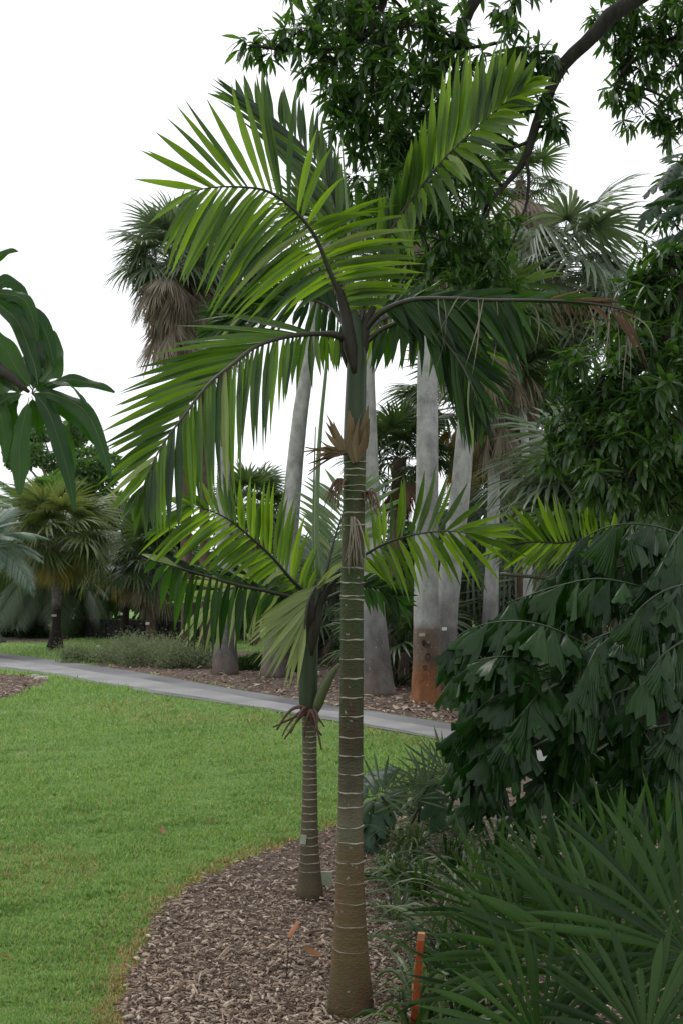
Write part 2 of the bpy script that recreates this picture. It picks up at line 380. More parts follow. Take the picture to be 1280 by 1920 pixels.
def fan_template(name, nseg=26, spread=150, pet=.7, droop=.3, wid=.075, split=.45, cup=.2, seed=0, pr=.012):
    """one fan leaf: petiole along +Y from the origin, then blades of length 1 from the hub"""
    r = random.Random(seed); mb = MB()
    if pet: tube(mb, [(0, 0, 0), (0, pet * .5, .02), (0, pet, 0)], [pr * 1.5, pr, pr * .8], 4)
    for i in range(nseg):
        a = R(spread) * (i / (nseg - 1) * 2 - 1); ln = (1 - .25 * abs(i / (nseg - 1) * 2 - 1)) * r.uniform(.88, 1.05)
        d = np.array([math.sin(a), math.cos(a), 0]); hub = np.array([0, pet, 0])
        p1 = hub + d * ln * .5 + np.array([0, 0, cup * .5]); p2 = hub + d * ln * (1 - droop * .3) + np.array([r.gauss(0, .02), 0, -droop * r.uniform(.7, 1.4)])
        V, Fc = blade_vf(hub, p1, p2, np.cross(d, [0, 0, 1]), wid * ln, 4, .35, .03, .45)
        mb.add(V, Fc)
    return mb.mesh(name)

def fan_crown(root, C, n, size, tm, mat, elev=(-35, 85), name='fan_leaf', rr=.1, az0=None, seed=0, tilt=0.0):
    r = random.Random(seed)
    for i in range(n):
        f = (i + .5) / n; az = i * 2.39996 + r.uniform(-.3, .3)
        if az0 is not None: az = R(az0[0] + (az0[1] - az0[0]) * r.random())
        el = R(elev[1] + (elev[0] - elev[1]) * f ** .8 + r.uniform(-8, 8))
        D = np.array([math.cos(az) * math.cos(el), math.sin(az) * math.cos(el), math.sin(el)])
        up = np.array([0, 0, 1.]) if abs(el) < 1.3 else np.array([math.cos(az), math.sin(az), .2]) * (-1 if el > 0 else 1)
        up = up + rng.normal(0, .25 + tilt, 3)
        me = tm[i % len(tm)]
        place(me, name, basis(D, up), C + D * rr, size * r.uniform(.8, 1.15), root, mat)

def tree_leaves(centres, radii, n, size, flat=.8, up=.3):
    """leaf points spread through clumps -> A, P, S"""
    C = np.asarray(centres, float); Rr = np.asarray(radii, float); k = rng.choice(len(C), n, p=Rr ** 2 / np.sum(Rr ** 2))
    d = unit(rng.normal(size=(n, 3))); rad = Rr[k] * (.45 + .55 * rng.random(n) ** .5)
    P = C[k] + d * rad[:, None] * [1, 1, flat]
    D = unit(d + rng.normal(0, .6, (n, 3)) + [0, 0, -.4]); A = basis(D, unit(rng.normal(0, .5, (n, 3)) + [0, 0, up + .5]))
    return A, P, size * rng.uniform(.6, 1.3, n)

# ------------------------------------------------------------------ ground, path, mulch beds
def sheet(name, pts, z, mat, sub=None):
    mb = MB(); V = [(x, y, z) for x, y in pts]; mb.add(V, [tuple(range(len(V)))])
    me = mb.mesh(name, smooth=False); o = link(me, name, mat); tag(o, kind='structure'); return o
mg = ground_mat('lawn_soil', [(.3, (.08, .15, .04)), (.7, (.20, .30, .10))], 22, 10, .8, 90,
                [(.35, (.09, .18, .045)), (.5, (.15, .25, .07)), (.68, (.26, .31, .13))], .6, .5)
sheet('ground', [(-400, -60), (400, -60), (400, 600), (-400, 600)], 0, mg)
mmul = ground_mat('mulch_soil', [(.3, (.035, .022, .018)), (.5, (.12, .085, .07)), (.62, (.22, .17, .145)), (.75, (.36, .29, .25))], 38, 8, 1.0, 70,
                  [(.3, (.08, .055, .045)), (.7, (.22, .17, .14))], 2.5, .4)
mpath = ground_mat('asphalt', [(.35, (.10, .10, .105)), (.65, (.18, .18, .185))], 90, 6, .3, 200, [(.35, (.10, .10, .105)), (.55, (.22, .22, .22)), (.7, (.28, .28, .28))], .55, .55, .8)
up_edge = [(-500, 1196), (-200, 1208), (0, 1226), (100, 1238), (200, 1252), (300, 1268), (420, 1290), (530, 1308), (640, 1328), (700, 1335), (760, 1345), (830, 1356), (950, 1380), (1100, 1420), (1300, 1480)]
lo_edge = [(-500, 1222), (-200, 1238), (0, 1257), (100, 1268), (200, 1286), (300, 1303), (400, 1317), (500, 1333), (600, 1349), (700, 1366), (800, 1384), (920, 1410), (1080, 1460), (1280, 1540)]
def edge(px, n=80): return [tuple(G(x, y)[:2]) for x, y in spline([(a, b, 0) for a, b in px], n)[:, :2]]
U = edge(up_edge); Lo = edge(lo_edge)
sheet('path', U + Lo[::-1], .012, mpath)
# worn paler strip along the middle of the path, dark new asphalt at its edges
mpale = ground_mat('worn_asphalt', [(.35, (.19, .19, .19)), (.65, (.31, .305, .30))], 110, 6, .3, 240, [(.35, (.20, .20, .20)), (.65, (.36, .355, .35))], 1.3, .5, .8)
Ua, La = np.array(U), np.array(Lo)
wob = lambda f, a, n: np.array([f + a * math.sin(i * .35) + .6 * a * math.sin(i * .83 + 1) for i in range(n)])[:, None]
sheet('path_strip', [tuple(p) for p in Ua + (La - Ua) * wob(.40, .03, 80)] + [tuple(p) for p in (Ua + (La - Ua) * wob(.88, .03, 80))][::-1], .016, mpale)
# far mulch bed behind the path
far_top = [(-100, 1180), (60, 1192), (150, 1225), (215, 1236), (300, 1225), (400, 1222), (520, 1222), (640, 1228), (760, 1232), (900, 1240), (1100, 1250), (1400, 1270)]
fb = edge([(170, 1249)] + far_top[3:], 60)
ubed = [p for p in U if G(170, 1248)[0] < p[0]]
def offset(pl, d): return [(x, y + d) for x, y in pl]
sheet('mulch_bed', fb + offset(ubed, .03)[::-1], .006, mmul)
# strip of mulch beside the wall, left bed by the path, near bed
lb = edge([(-60, 1190), (30, 1189), (90, 1190), (140, 1194), (110, 1204), (40, 1205), (-60, 1204)], 30)
sheet('mulch_bed', lb, .005, mmul)
l2 = edge([(-120, 1252), (0, 1264), (60, 1270), (92, 1276), (80, 1286), (50, 1298), (0, 1312), (-120, 1340)], 40)
sheet('mulch_bed', l2, .006, mmul)
near_edge = [(200, 1990), (225, 1920), (245, 1840), (270, 1780), (300, 1712), (350, 1672), (400, 1642), (470, 1612), (540, 1585), (620, 1556), (690, 1535), (770, 1500), (860, 1470), (960, 1450), (1080, 1440)]
NE = edge(near_edge, 90)
NE = [(x + .02 * math.sin(i * 1.3) + .012 * math.sin(i * 3.1), y + .02 * math.sin(i * 1.9)) for i, (x, y) in enumerate(NE)]
bed_poly = NE + [(9, NE[-1][1] + 1), (12, 2), (4, .5), (-1.2, .5)]
sheet('mulch_bed', bed_poly, .008, mmul)

def in_poly(P, poly):
    x, y = P[:, 0], P[:, 1]; ins = np.zeros(len(P), bool); n = len(poly)
    for i in range(n):
        x1, y1 = poly[i]; x2, y2 = poly[(i + 1) % n]
        c = ((y1 > y) != (y2 > y)) & (x < (x2 - x1) * (y - y1) / (y2 - y1 + 1e-12) + x1); ins ^= c
    return ins
path_poly = U + Lo[::-1]
def smooth_noise(P, s, seed):
    r = np.random.default_rng(seed); v = np.zeros(len(P))
    for _ in range(7):
        k = r.normal(0, s, 2); v += np.sin(P[:, 0] * k[0] + P[:, 1] * k[1] + r.uniform(0, 6.28))
    return v / 3.5
# grass: blades spread evenly over the picture of the lawn, so thick near by and thin far off
def ground_pts(n, x0, x1, y0, y1, pw=1.0):
    px = rng.uniform(x0, x1, n); py = y0 + (y1 - y0) * rng.random(n) ** pw
    u = (px - CX) / F; v = (CY - py) / F; dy = cp - v * sp_; dz = sp_ + v * cp; s = -EYE / dz
    return np.stack([u * s, dy * s], -1)
def edge_dist(P, line):
    L_ = np.array(line); return np.min(np.hypot(P[:, None, 0] - L_[None, :, 0], P[:, None, 1] - L_[None, :, 1]), 1)
gp = ground_pts(360000, -40, 900, 1262, 1960)
keep = ~in_poly(gp, bed_poly) & ~in_poly(gp, path_poly) & ~in_poly(gp, l2) & (gp[:, 1] < 30)
gp = gp[keep]; keep = ~((gp[:, 1] > 13) & in_poly(gp, fb + offset(ubed, .03)[::-1])); gp = gp[keep]
n = len(gp); dist = gp[:, 1]; ed = edge_dist(gp, NE[::2])
az = rng.uniform(0, 6.283, n); tilt = rng.uniform(.2, 1.45, n)
D = np.stack([np.cos(az) * np.sin(tilt), np.sin(az) * np.sin(tilt), np.cos(tilt)], -1)
A = basis(D, unit(rng.normal(0, 1, (n, 3)) + [0, -.6, .4]))
S = (.013 + .0020 * dist) * rng.uniform(.5, 1.5, n) * (1 + .22 * smooth_noise(gp, 3, 3) + .3 * smooth_noise(gp, 22, 9)).clip(.35, 2)
TB = (np.array([(-.055, 0, 0), (.055, 0, 0), (.04, .55, .03), (-.04, .55, .03), (0, 1, -.12)], float), None)
Vb = np.array([(-.11, 0, 0), (.11, 0, 0), (.09, .6, .04), (0, 1, -.2), (-.09, .6, .04)], float)
P3 = np.c_[gp, np.zeros(n) - .002]
dry = ((ed < .07 + .05 * smooth_noise(gp, 3, 8)) & (rng.random(n) < .6)) | ((ed < .25) & (rng.random(n) < .1)) | ((smooth_noise(gp, 1.2, 5) > .6) & (rng.random(n) < .18)) | (rng.random(n) < .03)
Q5 = np.array([(0, 1, 2, 4), (4, 2, 3, 3)])
Tg = (Vb, np.array([(0, 1, 2), (0, 2, 4), (4, 2, 3)]))
dk = ~dry & (smooth_noise(gp, 4, 31) * .55 + smooth_noise(gp, 16, 33) * .5 + rng.normal(0, .45, n) > .45)
for nm, msk, mt in (('grass', ~dry & ~dk, 'grass'), ('grass', dk, 'grass_dark'), ('dry_grass', dry, 'dry_grass')):
    o = link(scatter_mesh(nm, Tg, A[msk] * S[msk][:, None, None], P3[msk]), nm, M[mt])
    tag(o, 'short green lawn grass' if nm == 'grass' else 'straw coloured grass along the mulch edge', 'grass', kind='stuff')
gf = ground_pts(26000, -40, 1000, 1186, 1300); keep = ~in_poly(gf, path_poly) & ~in_poly(gf, fb + offset(ubed, .03)[::-1]) & ~in_poly(gf, l2) & ~in_poly(gf, lb) & (gf[:, 1] > 14)
gf = gf[keep]; n = len(gf); az = rng.uniform(0, 6.283, n); tilt = rng.uniform(.1, .9, n)
D = np.stack([np.cos(az) * np.sin(tilt), np.sin(az) * np.sin(tilt), np.cos(tilt)], -1)
A = basis(D, unit(rng.normal(0, 1, (n, 3)) + [0, -.6, .4])); S = .09 * rng.uniform(.6, 1.3, n)
o = link(scatter_mesh('grass', Tg, A * S[:, None, None], np.c_[gf, np.zeros(n)]), 'grass', M['grass']); tag(o, 'far lawn grass beyond the path', 'grass', kind='stuff')

# mulch chips
def chip_mat():
    m, N, L = new_mat('wood_chip'); out = N.new('ShaderNodeOutputMaterial'); pr = N.new('ShaderNodeBsdfPrincipled'); pr.inputs['Roughness'].default_value = .85
    pr.inputs['Specular IOR Level'].default_value = .2
    ge = N.new('ShaderNodeNewGeometry'); tc = N.new('ShaderNodeTexCoord'); nz = N.new('ShaderNodeTexNoise'); nz.inputs['Scale'].default_value = 60; nz.inputs['Detail'].default_value = 4
    L.new(tc.outputs['Object'], nz.inputs['Vector'])
    mi = N.new('ShaderNodeMix'); mi.data_type = 'FLOAT'; mi.inputs[0].default_value = .3; L.new(ge.outputs['Random Per Island'], mi.inputs[2]); L.new(nz.outputs[0], mi.inputs[3])
    rp = ramp(N, [(.12, (.05, .03, .022)), (.4, (.17, .12, .09)), (.62, (.30, .225, .17)), (.84, (.45, .37, .29)), (.9, (.66, .59, .49)), (.93, (.32, .16, .08))]); L.new(mi.outputs[0], rp.inputs[0]); L.new(rp.outputs[0], pr.inputs['Base Color'])
    L.new(pr.outputs[0], out.inputs[0]); return m
M['chip'] = chip_mat()
def chips(name, pts, smin, smax, label, thin=1.0):
    n = len(pts); az = rng.uniform(0, 6.283, n); el = rng.normal(0, .22, n)
    D = np.stack([np.cos(az) * np.cos(el), np.sin(az) * np.cos(el), np.sin(el)], -1)
    A = basis(D, unit(rng.normal(0, .3, (n, 3)) + [0, 0, 1]))
    V = np.array([(-.13, 0, 0), (.12, .02, 0), (.17, .5, .03), (.10, .98, 0), (-.09, 1, 0), (-.16, .45, .02),
                  (-.08, .06, .13), (.07, .08, .12), (.10, .52, .17), (.05, .93, .10), (-.05, .9, .11), (-.10, .5, .16)])
    Q = [(i, (i + 1) % 6, 6 + (i + 1) % 6, 6 + i) for i in range(6)] + [(6, 7, 8, 11), (11, 8, 9, 10)]
    S = smin + (smax - smin) * rng.random(n) ** 3
    sc3 = np.stack([S * rng.uniform(.6, 1.5, n) * thin, S, S * rng.uniform(.5, 1.2, n) * (.5 + .5 * thin)], -1)
    me = scatter_mesh(name, (V, np.array(Q)), A * sc3[:, None, :], np.c_[pts, .008 + rng.random(n) * .018])
    me.polygons.foreach_set('use_smooth', np.zeros(len(me.polygons), bool))
    o = link(me, name, M['chip']); tag(o, label, 'mulch', kind='stuff')
cpn = ground_pts(95000, 150, 1330, 1440, 1990, .8); cpn = cpn[in_poly(cpn, bed_poly)]
chips('mulch', cpn, .005, .040, 'greyish brown wood chip mulch under the palms')
cps = ground_pts(2600, 150, 1330, 1440, 1990, .8); cps = cps[in_poly(cps, bed_poly)]
chips('mulch', cps, .03, .085, 'longer shredded bark pieces lying on the mulch', .35)
cpf = ground_pts(9000, 150, 1100, 1222, 1372); cpf = cpf[in_poly(cpf, fb + offset(ubed, .03)[::-1]) & ~in_poly(cpf, path_poly)]
chips('mulch', cpf, .05, .13, 'wood chips along the far side of the path')
cpl = ground_pts(2200, -40, 110, 1255, 1320); cpl = cpl[in_poly(cpl, l2)]
chips('mulch', cpl, .03, .09, 'wood chips in the small bed left of the lawn')

# ------------------------------------------------------------------ main ringed palm
YM = 4.16
bark_green = bark_mat('ringed_trunk_bark', [(.30, (.018, .028, .010)), (.45, (.045, .062, .018)), (.55, (.075, .06, .028)), (.62, (.085, .035, .024)), (.72, (.17, .16, .135))], 9, (1.3, 1.3, .5), .6, .35, 60, (1, 1, 2.5),
    zramp=dict(top=2.0, jit=.22, ns=7, mode='MIX', fac=.62, cols=[(0, (.085, .05, .028)), (.12, (.15, .09, .042)), (.30, (.13, .08, .043)), (.37, (.13, .12, .085)), (.47, (.030, .020, .014)), (.62, (.018, .026, .008)), (.8, (.024, .038, .010))]),
    speck=(34, .70, (.2, .19, .165)))
bark_green2 = bark_mat('young_trunk_bark', [(.3, (.06, .06, .03)), (.55, (.11, .10, .055)), (.72, (.17, .15, .11))], 12, (1, 1, .5), .7, .35, 70, (1, 1, 2),
    zramp=dict(top=1.4, jit=.15, ns=6, mode='MIX', fac=.7, cols=[(0, (.075, .052, .034)), (.3, (.09, .07, .05)), (.5, (.085, .075, .05)), (.8, (.085, .095, .04))]))
shaft_mat = bark_mat('crownshaft_skin', [(.3, (.018, .032, .014)), (.6, (.038, .058, .028)), (.75, (.05, .052, .03))], 5, (2, 2, .3), .45, .15, 50, (2, 2, .2))
shaft_dark = bark_mat('brown_leaf_base', [(.3, (.012, .012, .008)), (.7, (.04, .03, .02))], 7, (2, 2, .3), .6, .3, 60, (2, 2, .2))
ring_mat = bark_mat('leaf_scar_skin', [(.35, (.13, .115, .085)), (.62, (.36, .33, .27))], 14, (1, 1, 1), .9, .3)

def ringed_trunk(root, prof, Y, scars, mat, tiltf=.09, minor=.0027, scar_name='leaf_scar', squash=1.0):
    """prof: (centre x, y, diameter px) down the trunk; scars: picture heights of the leaf scars"""
    ys = np.array([p[1] for p in prof], float); order = np.argsort(ys); pr = np.array(prof, float)[order]
    yy = np.arange(pr[0, 1], pr[-1, 1] + .1, 4.0); sc_ = np.array(scars, float)
    P = []; rad = []
    for y in yy:
        cx = np.interp(y, pr[:, 1], pr[:, 0]); d = np.interp(y, pr[:, 1], pr[:, 2]); r = d * .5 / F * Y
        k = np.min(np.abs(sc_ - y)) if len(sc_) else 99
        r *= 1 + .022 * math.exp(-(k / 4.0) ** 2) - .008 * math.sin(min(k, 16) / 16 * math.pi)
        P.append(W(cx, y, Y)); rad.append(r)
    P = np.array(P)[::-1]; rad = np.array(rad)[::-1]; P[0] = [P[0][0], P[0][1], -.02]
    mb = MB(); tube(mb, P, rad, 24, True, .006)
    link(mb.mesh('trunk', wloc(root)), 'trunk', mat, root, wloc(root))
    for y in scars:
        cx = np.interp(y, pr[:, 1], pr[:, 0]); d = np.interp(y, pr[:, 1], pr[:, 2]); r = d * .5 / F * Y * 1.012
        c = W(cx, y, Y); V = []; k = 26; m_ = 5; a0 = rnd.uniform(0, 6.28); tl = rnd.uniform(-tiltf, tiltf); wv = rnd.uniform(0, 6)
        for j in range(k):
            a = 2 * math.pi * j / k; rr = r * (1 + .012 * math.sin(3 * a + wv))
            zc = r * tl * math.cos(a - a0) + .0012 * math.sin(5 * a + wv)
            mn = minor * (.95 if y < 1620 else .55) * (1 + .45 * math.sin(2 * a + wv * 2) + .2 * math.sin(7 * a + wv))
            for q in range(m_):
                b = 2 * math.pi * q / m_
                V.append(c + np.array([math.cos(a) * (rr + mn * .8 * math.cos(b)), math.sin(a) * (rr + mn * .8 * math.cos(b)), zc + mn * squash * math.sin(b)]))
        Fc = [(j * m_ + q, j * m_ + (q + 1) % m_, ((j + 1) % k) * m_ + (q + 1) % m_, ((j + 1) % k) * m_ + q) for j in range(k) for q in range(m_)]
        mb = MB(); mb.add(V, Fc); link(mb.mesh(scar_name, c), scar_name, ring_mat, root, c)

palm = thing('ringed_palm', 'tall ringed palm with green and brown trunk and large arching fronds in the foreground mulch', 'palm tree', [G(657, 1878)[0], YM, 0], 'ringed palms in the mulch bed')
ringed_trunk(palm, [(657, 1885, 84), (657, 1860, 80), (656, 1800, 68), (656, 1740, 60), (656, 1680, 54), (656, 1600, 49), (657, 1500, 46), (658, 1400, 45), (659, 1250, 44), (660, 1100, 43), (662, 1000, 42), (664, 900, 42), (665, 850, 41)], YM,
             [868, 881, 893, 912, 921, 937, 962, 985, 1066, 1092, 1117, 1124, 1161, 1199, 1236, 1271, 1306, 1342, 1381, 1416, 1449, 1484, 1512, 1547, 1578, 1614, 1652, 1690, 1732, 1775], bark_green)
rtm = MB()
for k in range(22):
    a = 2 * math.pi * k / 22 + rnd.uniform(-.1, .1); c0 = wloc(palm); d_ = np.array([math.cos(a), math.sin(a), 0]); L0 = rnd.uniform(.02, .055)
    tube(rtm, [c0 + d_ * .07 + [0, 0, rnd.uniform(.02, .05)], c0 + d_ * .088 + [0, 0, .016], c0 + d_ * (.09 + L0) + [0, 0, -.006]], [.007, .0065, .003], 6)
tag(link(rtm.mesh('roots', wloc(palm)), 'roots', M['brown_strand'], palm, wloc(palm)), kind='stuff')
# crownshaft
P = [W(x, y, YM) for x, y in [(664, 868), (664, 840), (665, 780), (667, 720), (668, 660), (664, 620), (658, 585)]]
tube_obj('crownshaft', spline(P, 24), np.interp(np.linspace(0, 1, 24), [0, .12, .3, .6, .85, 1], [.043, .046, .043, .039, .038, .024]), shaft_mat, palm, 16)
for pts, r0 in (([(664, 700, YM - .035), (655, 640, YM - .03), (648, 590, YM - .02), (630, 520, YM - .03)], .026), ([(672, 690, YM), (680, 640, YM), (684, 610, YM), (700, 575, YM)], .024), ([(652, 690, YM + .01), (645, 650, YM), (635, 630, YM), (610, 624, YM)], .02)):
    Pp = spline([W(*p) for p in pts], 12); tube_obj('leaf_base', Pp, np.interp(np.linspace(0, 1, 12), [0, .25, .5, 1], [r0 * .35, r0 * 1.15, r0, r0 * .5]), shaft_dark, palm, 9)

bud = Budget(palm)
# upper left frond
F1 = [(652, 600, YM), (640, 560, YM - .02), (617, 505, YM - .06), (592, 445, YM - .1), (560, 402, YM - .14), (525, 372, YM - .18), (490, 355, YM - .22), (430, 350, YM - .28), (390, 353, YM - .32), (362, 358, YM - .34)]
frond(palm, bud, F1, [
    (16, [(380, 354, 243, 345, -.05), (395, 353, 262, 300, -.03), (412, 351, 283, 262, -.02), (430, 350, 308, 237, 0), (450, 350, 320, 210, 0), (468, 352, 345, 187, 0), (484, 355, 398, 178, 0), (500, 360, 425, 150, 0), (515, 367, 458, 145, 0), (530, 375, 497, 140, 0), (545, 388, 555, 190, 0), (562, 404, 612, 258, 0), (578, 425, 640, 330, -.1)]),
    (22, [(585, 430, 700, 408, -.25), (592, 445, 735, 372, -.2), (600, 465, 772, 425, -.2), (610, 490, 790, 462, -.15), (622, 515, 800, 505, -.1), (634, 545, 775, 540, -.1), (645, 575, 745, 575, 0)]),
    (35, [(366, 358, 278, 420, -.1), (380, 355, 300, 498, -.1), (400, 352, 312, 505, -.1), (430, 350, 335, 528, -.12), (460, 352, 352, 535, -.12), (490, 356, 378, 548, -.12), (520, 370, 392, 575, -.12), (550, 394, 385, 592, -.12), (575, 422, 400, 600, -.12), (592, 447, 412, 598, -.12), (605, 475, 440, 600, -.12), (617, 505, 505, 590, -.12), (630, 535, 545, 592, -.1)])],
    M['palm_bright'], .013, .002, .029, arch=.07, prio=3, toward=.5, wj=.2)
# drooping lower left frond
F2 = [(650, 640, YM), (620, 627, YM - .08), (575, 627, YM - .18), (530, 633, YM - .3), (480, 650, YM - .4), (435, 684, YM - .5), (390, 722, YM - .58), (345, 780, YM - .65), (305, 835, YM - .7), (280, 885, YM - .74), (262, 935, YM - .76)]
frond(palm, bud, F2, [
    (44, [(630, 628, 628, 695, .05), (600, 626, 610, 700, .05), (570, 627, 545, 750, 0), (540, 632, 535, 755, 0), (515, 640, 492, 850, 0), (490, 648, 470, 850, 0), (465, 660, 452, 880, 0), (440, 680, 440, 945, 0), (415, 700, 420, 930, 0), (390, 723, 395, 945, 0), (365, 752, 372, 960, 0), (345, 780, 348, 985, 0), (325, 808, 325, 1000, 0), (305, 835, 303, 1012, 0), (288, 868, 288, 1010, 0), (272, 905, 270, 1010, 0), (264, 930, 240, 1005, 0)]),
    (31, [(590, 626, 440, 590, .25), (560, 628, 330, 620, .2), (530, 633, 305, 660, .2), (500, 643, 270, 690, .15), (475, 652, 240, 705, .1), (450, 670, 225, 735, .1), (425, 692, 212, 768, .1), (400, 713, 192, 800, .1), (375, 742, 190, 830, .1), (350, 772, 196, 858, .05), (325, 808, 190, 895, .05), (300, 845, 188, 925, .05), (280, 885, 205, 955, 0), (266, 925, 222, 985, 0)])],
    M['palm'], .012, .002, .028, arch=.05, prio=3, toward=.5, wj=.2)
# frond behind, to the left, its shade put into the leaf colour
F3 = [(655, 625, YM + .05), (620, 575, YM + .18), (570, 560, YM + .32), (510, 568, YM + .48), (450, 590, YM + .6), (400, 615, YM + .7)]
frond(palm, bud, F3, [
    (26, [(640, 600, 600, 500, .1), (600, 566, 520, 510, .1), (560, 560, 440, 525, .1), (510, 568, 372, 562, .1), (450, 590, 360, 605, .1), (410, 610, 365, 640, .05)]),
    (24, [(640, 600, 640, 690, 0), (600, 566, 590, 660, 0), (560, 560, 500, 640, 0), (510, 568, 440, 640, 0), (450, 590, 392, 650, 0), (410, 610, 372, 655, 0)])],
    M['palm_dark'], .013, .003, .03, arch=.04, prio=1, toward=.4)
# upright frond behind with fine leaflets
F5 = [(660, 600, YM + .05), (652, 500, YM + .12), (632, 400, YM + .2), (600, 320, YM + .28), (560, 265, YM + .34), (510, 225, YM + .4), (450, 192, YM + .45)]
frond(palm, bud, F5, [
    (22, [(650, 490, 560, 350, .1), (640, 430, 510, 270, .1), (620, 365, 450, 215, .1), (600, 320, 392, 172, .1), (560, 265, 398, 135, .05), (510, 225, 410, 155, .05), (460, 196, 395, 178, .05)]),
    (26, [(650, 490, 650, 370, .1), (640, 430, 640, 300, .1), (625, 380, 628, 265, .1), (610, 338, 605, 225, .1), (590, 300, 590, 200, .1), (560, 265, 555, 170, .1), (530, 240, 530, 165, .1), (500, 218, 485, 130, .1), (465, 198, 440, 150, .05)])],
    M['palm'], .011, .002, .030, arch=.02, prio=.8, toward=.6, wj=.12)
# tall frond to the right, leaflets massed on its upper side
F4 = [(672, 615, YM), (690, 540, YM + .02), (715, 470, YM + .03), (745, 410, YM + .02), (785, 355, YM), (830, 300, YM - .03), (875, 255, YM - .06), (920, 215, YM - .08), (960, 182, YM - .1), (990, 158, YM - .12)]
frond(palm, bud, F4, [
    (40, [(712, 478, 706, 372, -.05), (728, 445, 722, 362, -.05), (745, 412, 752, 322, -.05), (765, 383, 775, 262, -.05), (785, 355, 792, 215, -.05), (805, 332, 812, 165, -.05), (825, 305, 838, 122, -.05), (845, 285, 862, 95, -.05), (868, 262, 885, 92, -.05), (888, 243, 905, 100, -.05), (905, 228, 930, 82, -.05), (925, 211, 952, 84, -.05), (945, 195, 985, 95, 0), (965, 178, 1005, 112, 0), (985, 162, 1030, 145, 0)]),
    (26, [(975, 170, 1042, 158, -.1), (955, 187, 1020, 182, -.1), (935, 202, 1000, 205, -.15), (915, 219, 988, 222, -.15), (898, 234, 986, 243, -.2), (880, 251, 965, 278, -.2), (862, 267, 938, 308, -.2), (845, 286, 900, 330, -.2), (825, 305, 868, 352, -.2), (806, 330, 845, 448, -.15), (790, 350, 806, 400, -.1), (772, 372, 775, 440, -.1), (755, 396, 770, 500, -.1), (738, 425, 762, 470, -.1), (722, 455, 740, 520, -.05)])],
    M['palm_bright'], .012, .002, .038, arch=.02, prio=3, toward=.5, wj=.2, fold=.45)
# right-hand frond with withered brown tips
F6 = [(680, 622, YM), (715, 585, YM - .05), (770, 563, YM - .1), (840, 560, YM - .16), (920, 563, YM - .22), (1000, 563, YM - .3), (1080, 566, YM - .36), (1150, 576, YM - .4), (1180, 585, YM - .42)]
frond(palm, bud, F6, [
    (32, [(720, 582, 770, 640, -.1), (760, 566, 830, 650, -.15), (810, 560, 900, 680, -.15), (860, 561, 950, 670, -.15), (910, 563, 975, 715, -.1), (960, 563, 1000, 640, -.1)]),
    (24, [(720, 582, 760, 520, .1), (770, 563, 860, 545, .1), (840, 560, 930, 548, .1), (920, 563, 1010, 552, .05), (1000, 563, 1090, 556, .05), (1060, 565, 1130, 562, 0)])],
    M['palm_dark'], .014, .003, .036, arch=.05, prio=1, toward=.3, wj=.3, label='frond with withered brown drooping tips')
F6b = [(1000, 563, YM - .29), (1050, 564, YM - .33), (1100, 568, YM - .37), (1150, 577, YM - .4), (1175, 590, YM - .42)]
frond(palm, bud, F6b, [
    (14, [(1010, 563, 1040, 610, -.05), (1050, 564, 1085, 640, -.05), (1100, 568, 1150, 620, -.05), (1130, 572, 1195, 660, -.05), (1170, 585, 1210, 700, -.05)]),
    (12, [(1010, 563, 1080, 545, 0), (1060, 565, 1150, 560, 0), (1110, 568, 1170, 566, 0), (1165, 582, 1200, 600, 0)])],
    M['dead_brown'], .003, .002, .012, arch=.06, prio=.6, wj=.6, label='withered end of the right frond', twist=1.5)
# long dried strands hanging from that frond
smb = MB()
for (x, y, x2, y2) in [(905, 560, 870, 690), (860, 555, 815, 640), (930, 565, 920, 690), (1150, 575, 1160, 700), (1170, 585, 1215, 690), (1100, 568, 1112, 660), (830, 560, 812, 700), (1190, 590, 1175, 680), (990, 565, 1000, 660), (880, 560, 845, 600), (1140, 575, 1120, 720), (1160, 580, 1180, 720), (1120, 572, 1135, 690), (895, 560, 880, 720), (820, 560, 835, 660), (1175, 590, 1225, 660), (1060, 565, 1075, 640), (1185, 588, 1165, 740)]:
    Y = YM - .25; a, b = W(x, y, Y), W(x2, y2, Y - .05); m_ = (a + b) / 2 + rng.normal(0, .02, 3) + [.03, 0, .03]
    V, Fc = blade_vf(a, m_, b, [1, -.3, .2], .006, 8, .5, .05, .3, rnd.gauss(0, 2)); smb.add(V, Fc)
tag(link(smb.mesh('dried_strands', wloc(palm)), 'dried_strands', M['grey_strand'], palm, wloc(palm)), kind='stuff')
# lower right frond, dark
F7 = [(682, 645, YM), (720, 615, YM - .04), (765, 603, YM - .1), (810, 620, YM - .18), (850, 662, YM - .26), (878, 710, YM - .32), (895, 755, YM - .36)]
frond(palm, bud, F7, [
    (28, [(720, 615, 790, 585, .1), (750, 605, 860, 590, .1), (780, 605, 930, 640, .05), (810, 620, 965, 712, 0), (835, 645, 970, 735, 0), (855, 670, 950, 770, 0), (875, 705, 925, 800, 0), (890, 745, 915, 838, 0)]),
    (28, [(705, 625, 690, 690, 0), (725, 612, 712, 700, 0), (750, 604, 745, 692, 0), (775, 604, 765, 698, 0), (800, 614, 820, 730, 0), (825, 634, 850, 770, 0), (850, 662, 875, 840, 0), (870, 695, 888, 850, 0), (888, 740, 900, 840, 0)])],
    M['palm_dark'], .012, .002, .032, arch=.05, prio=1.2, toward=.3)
F8 = [(678, 640, YM + .08), (710, 600, YM + .25), (760, 590, YM + .4), (820, 605, YM + .55), (880, 640, YM + .7)]
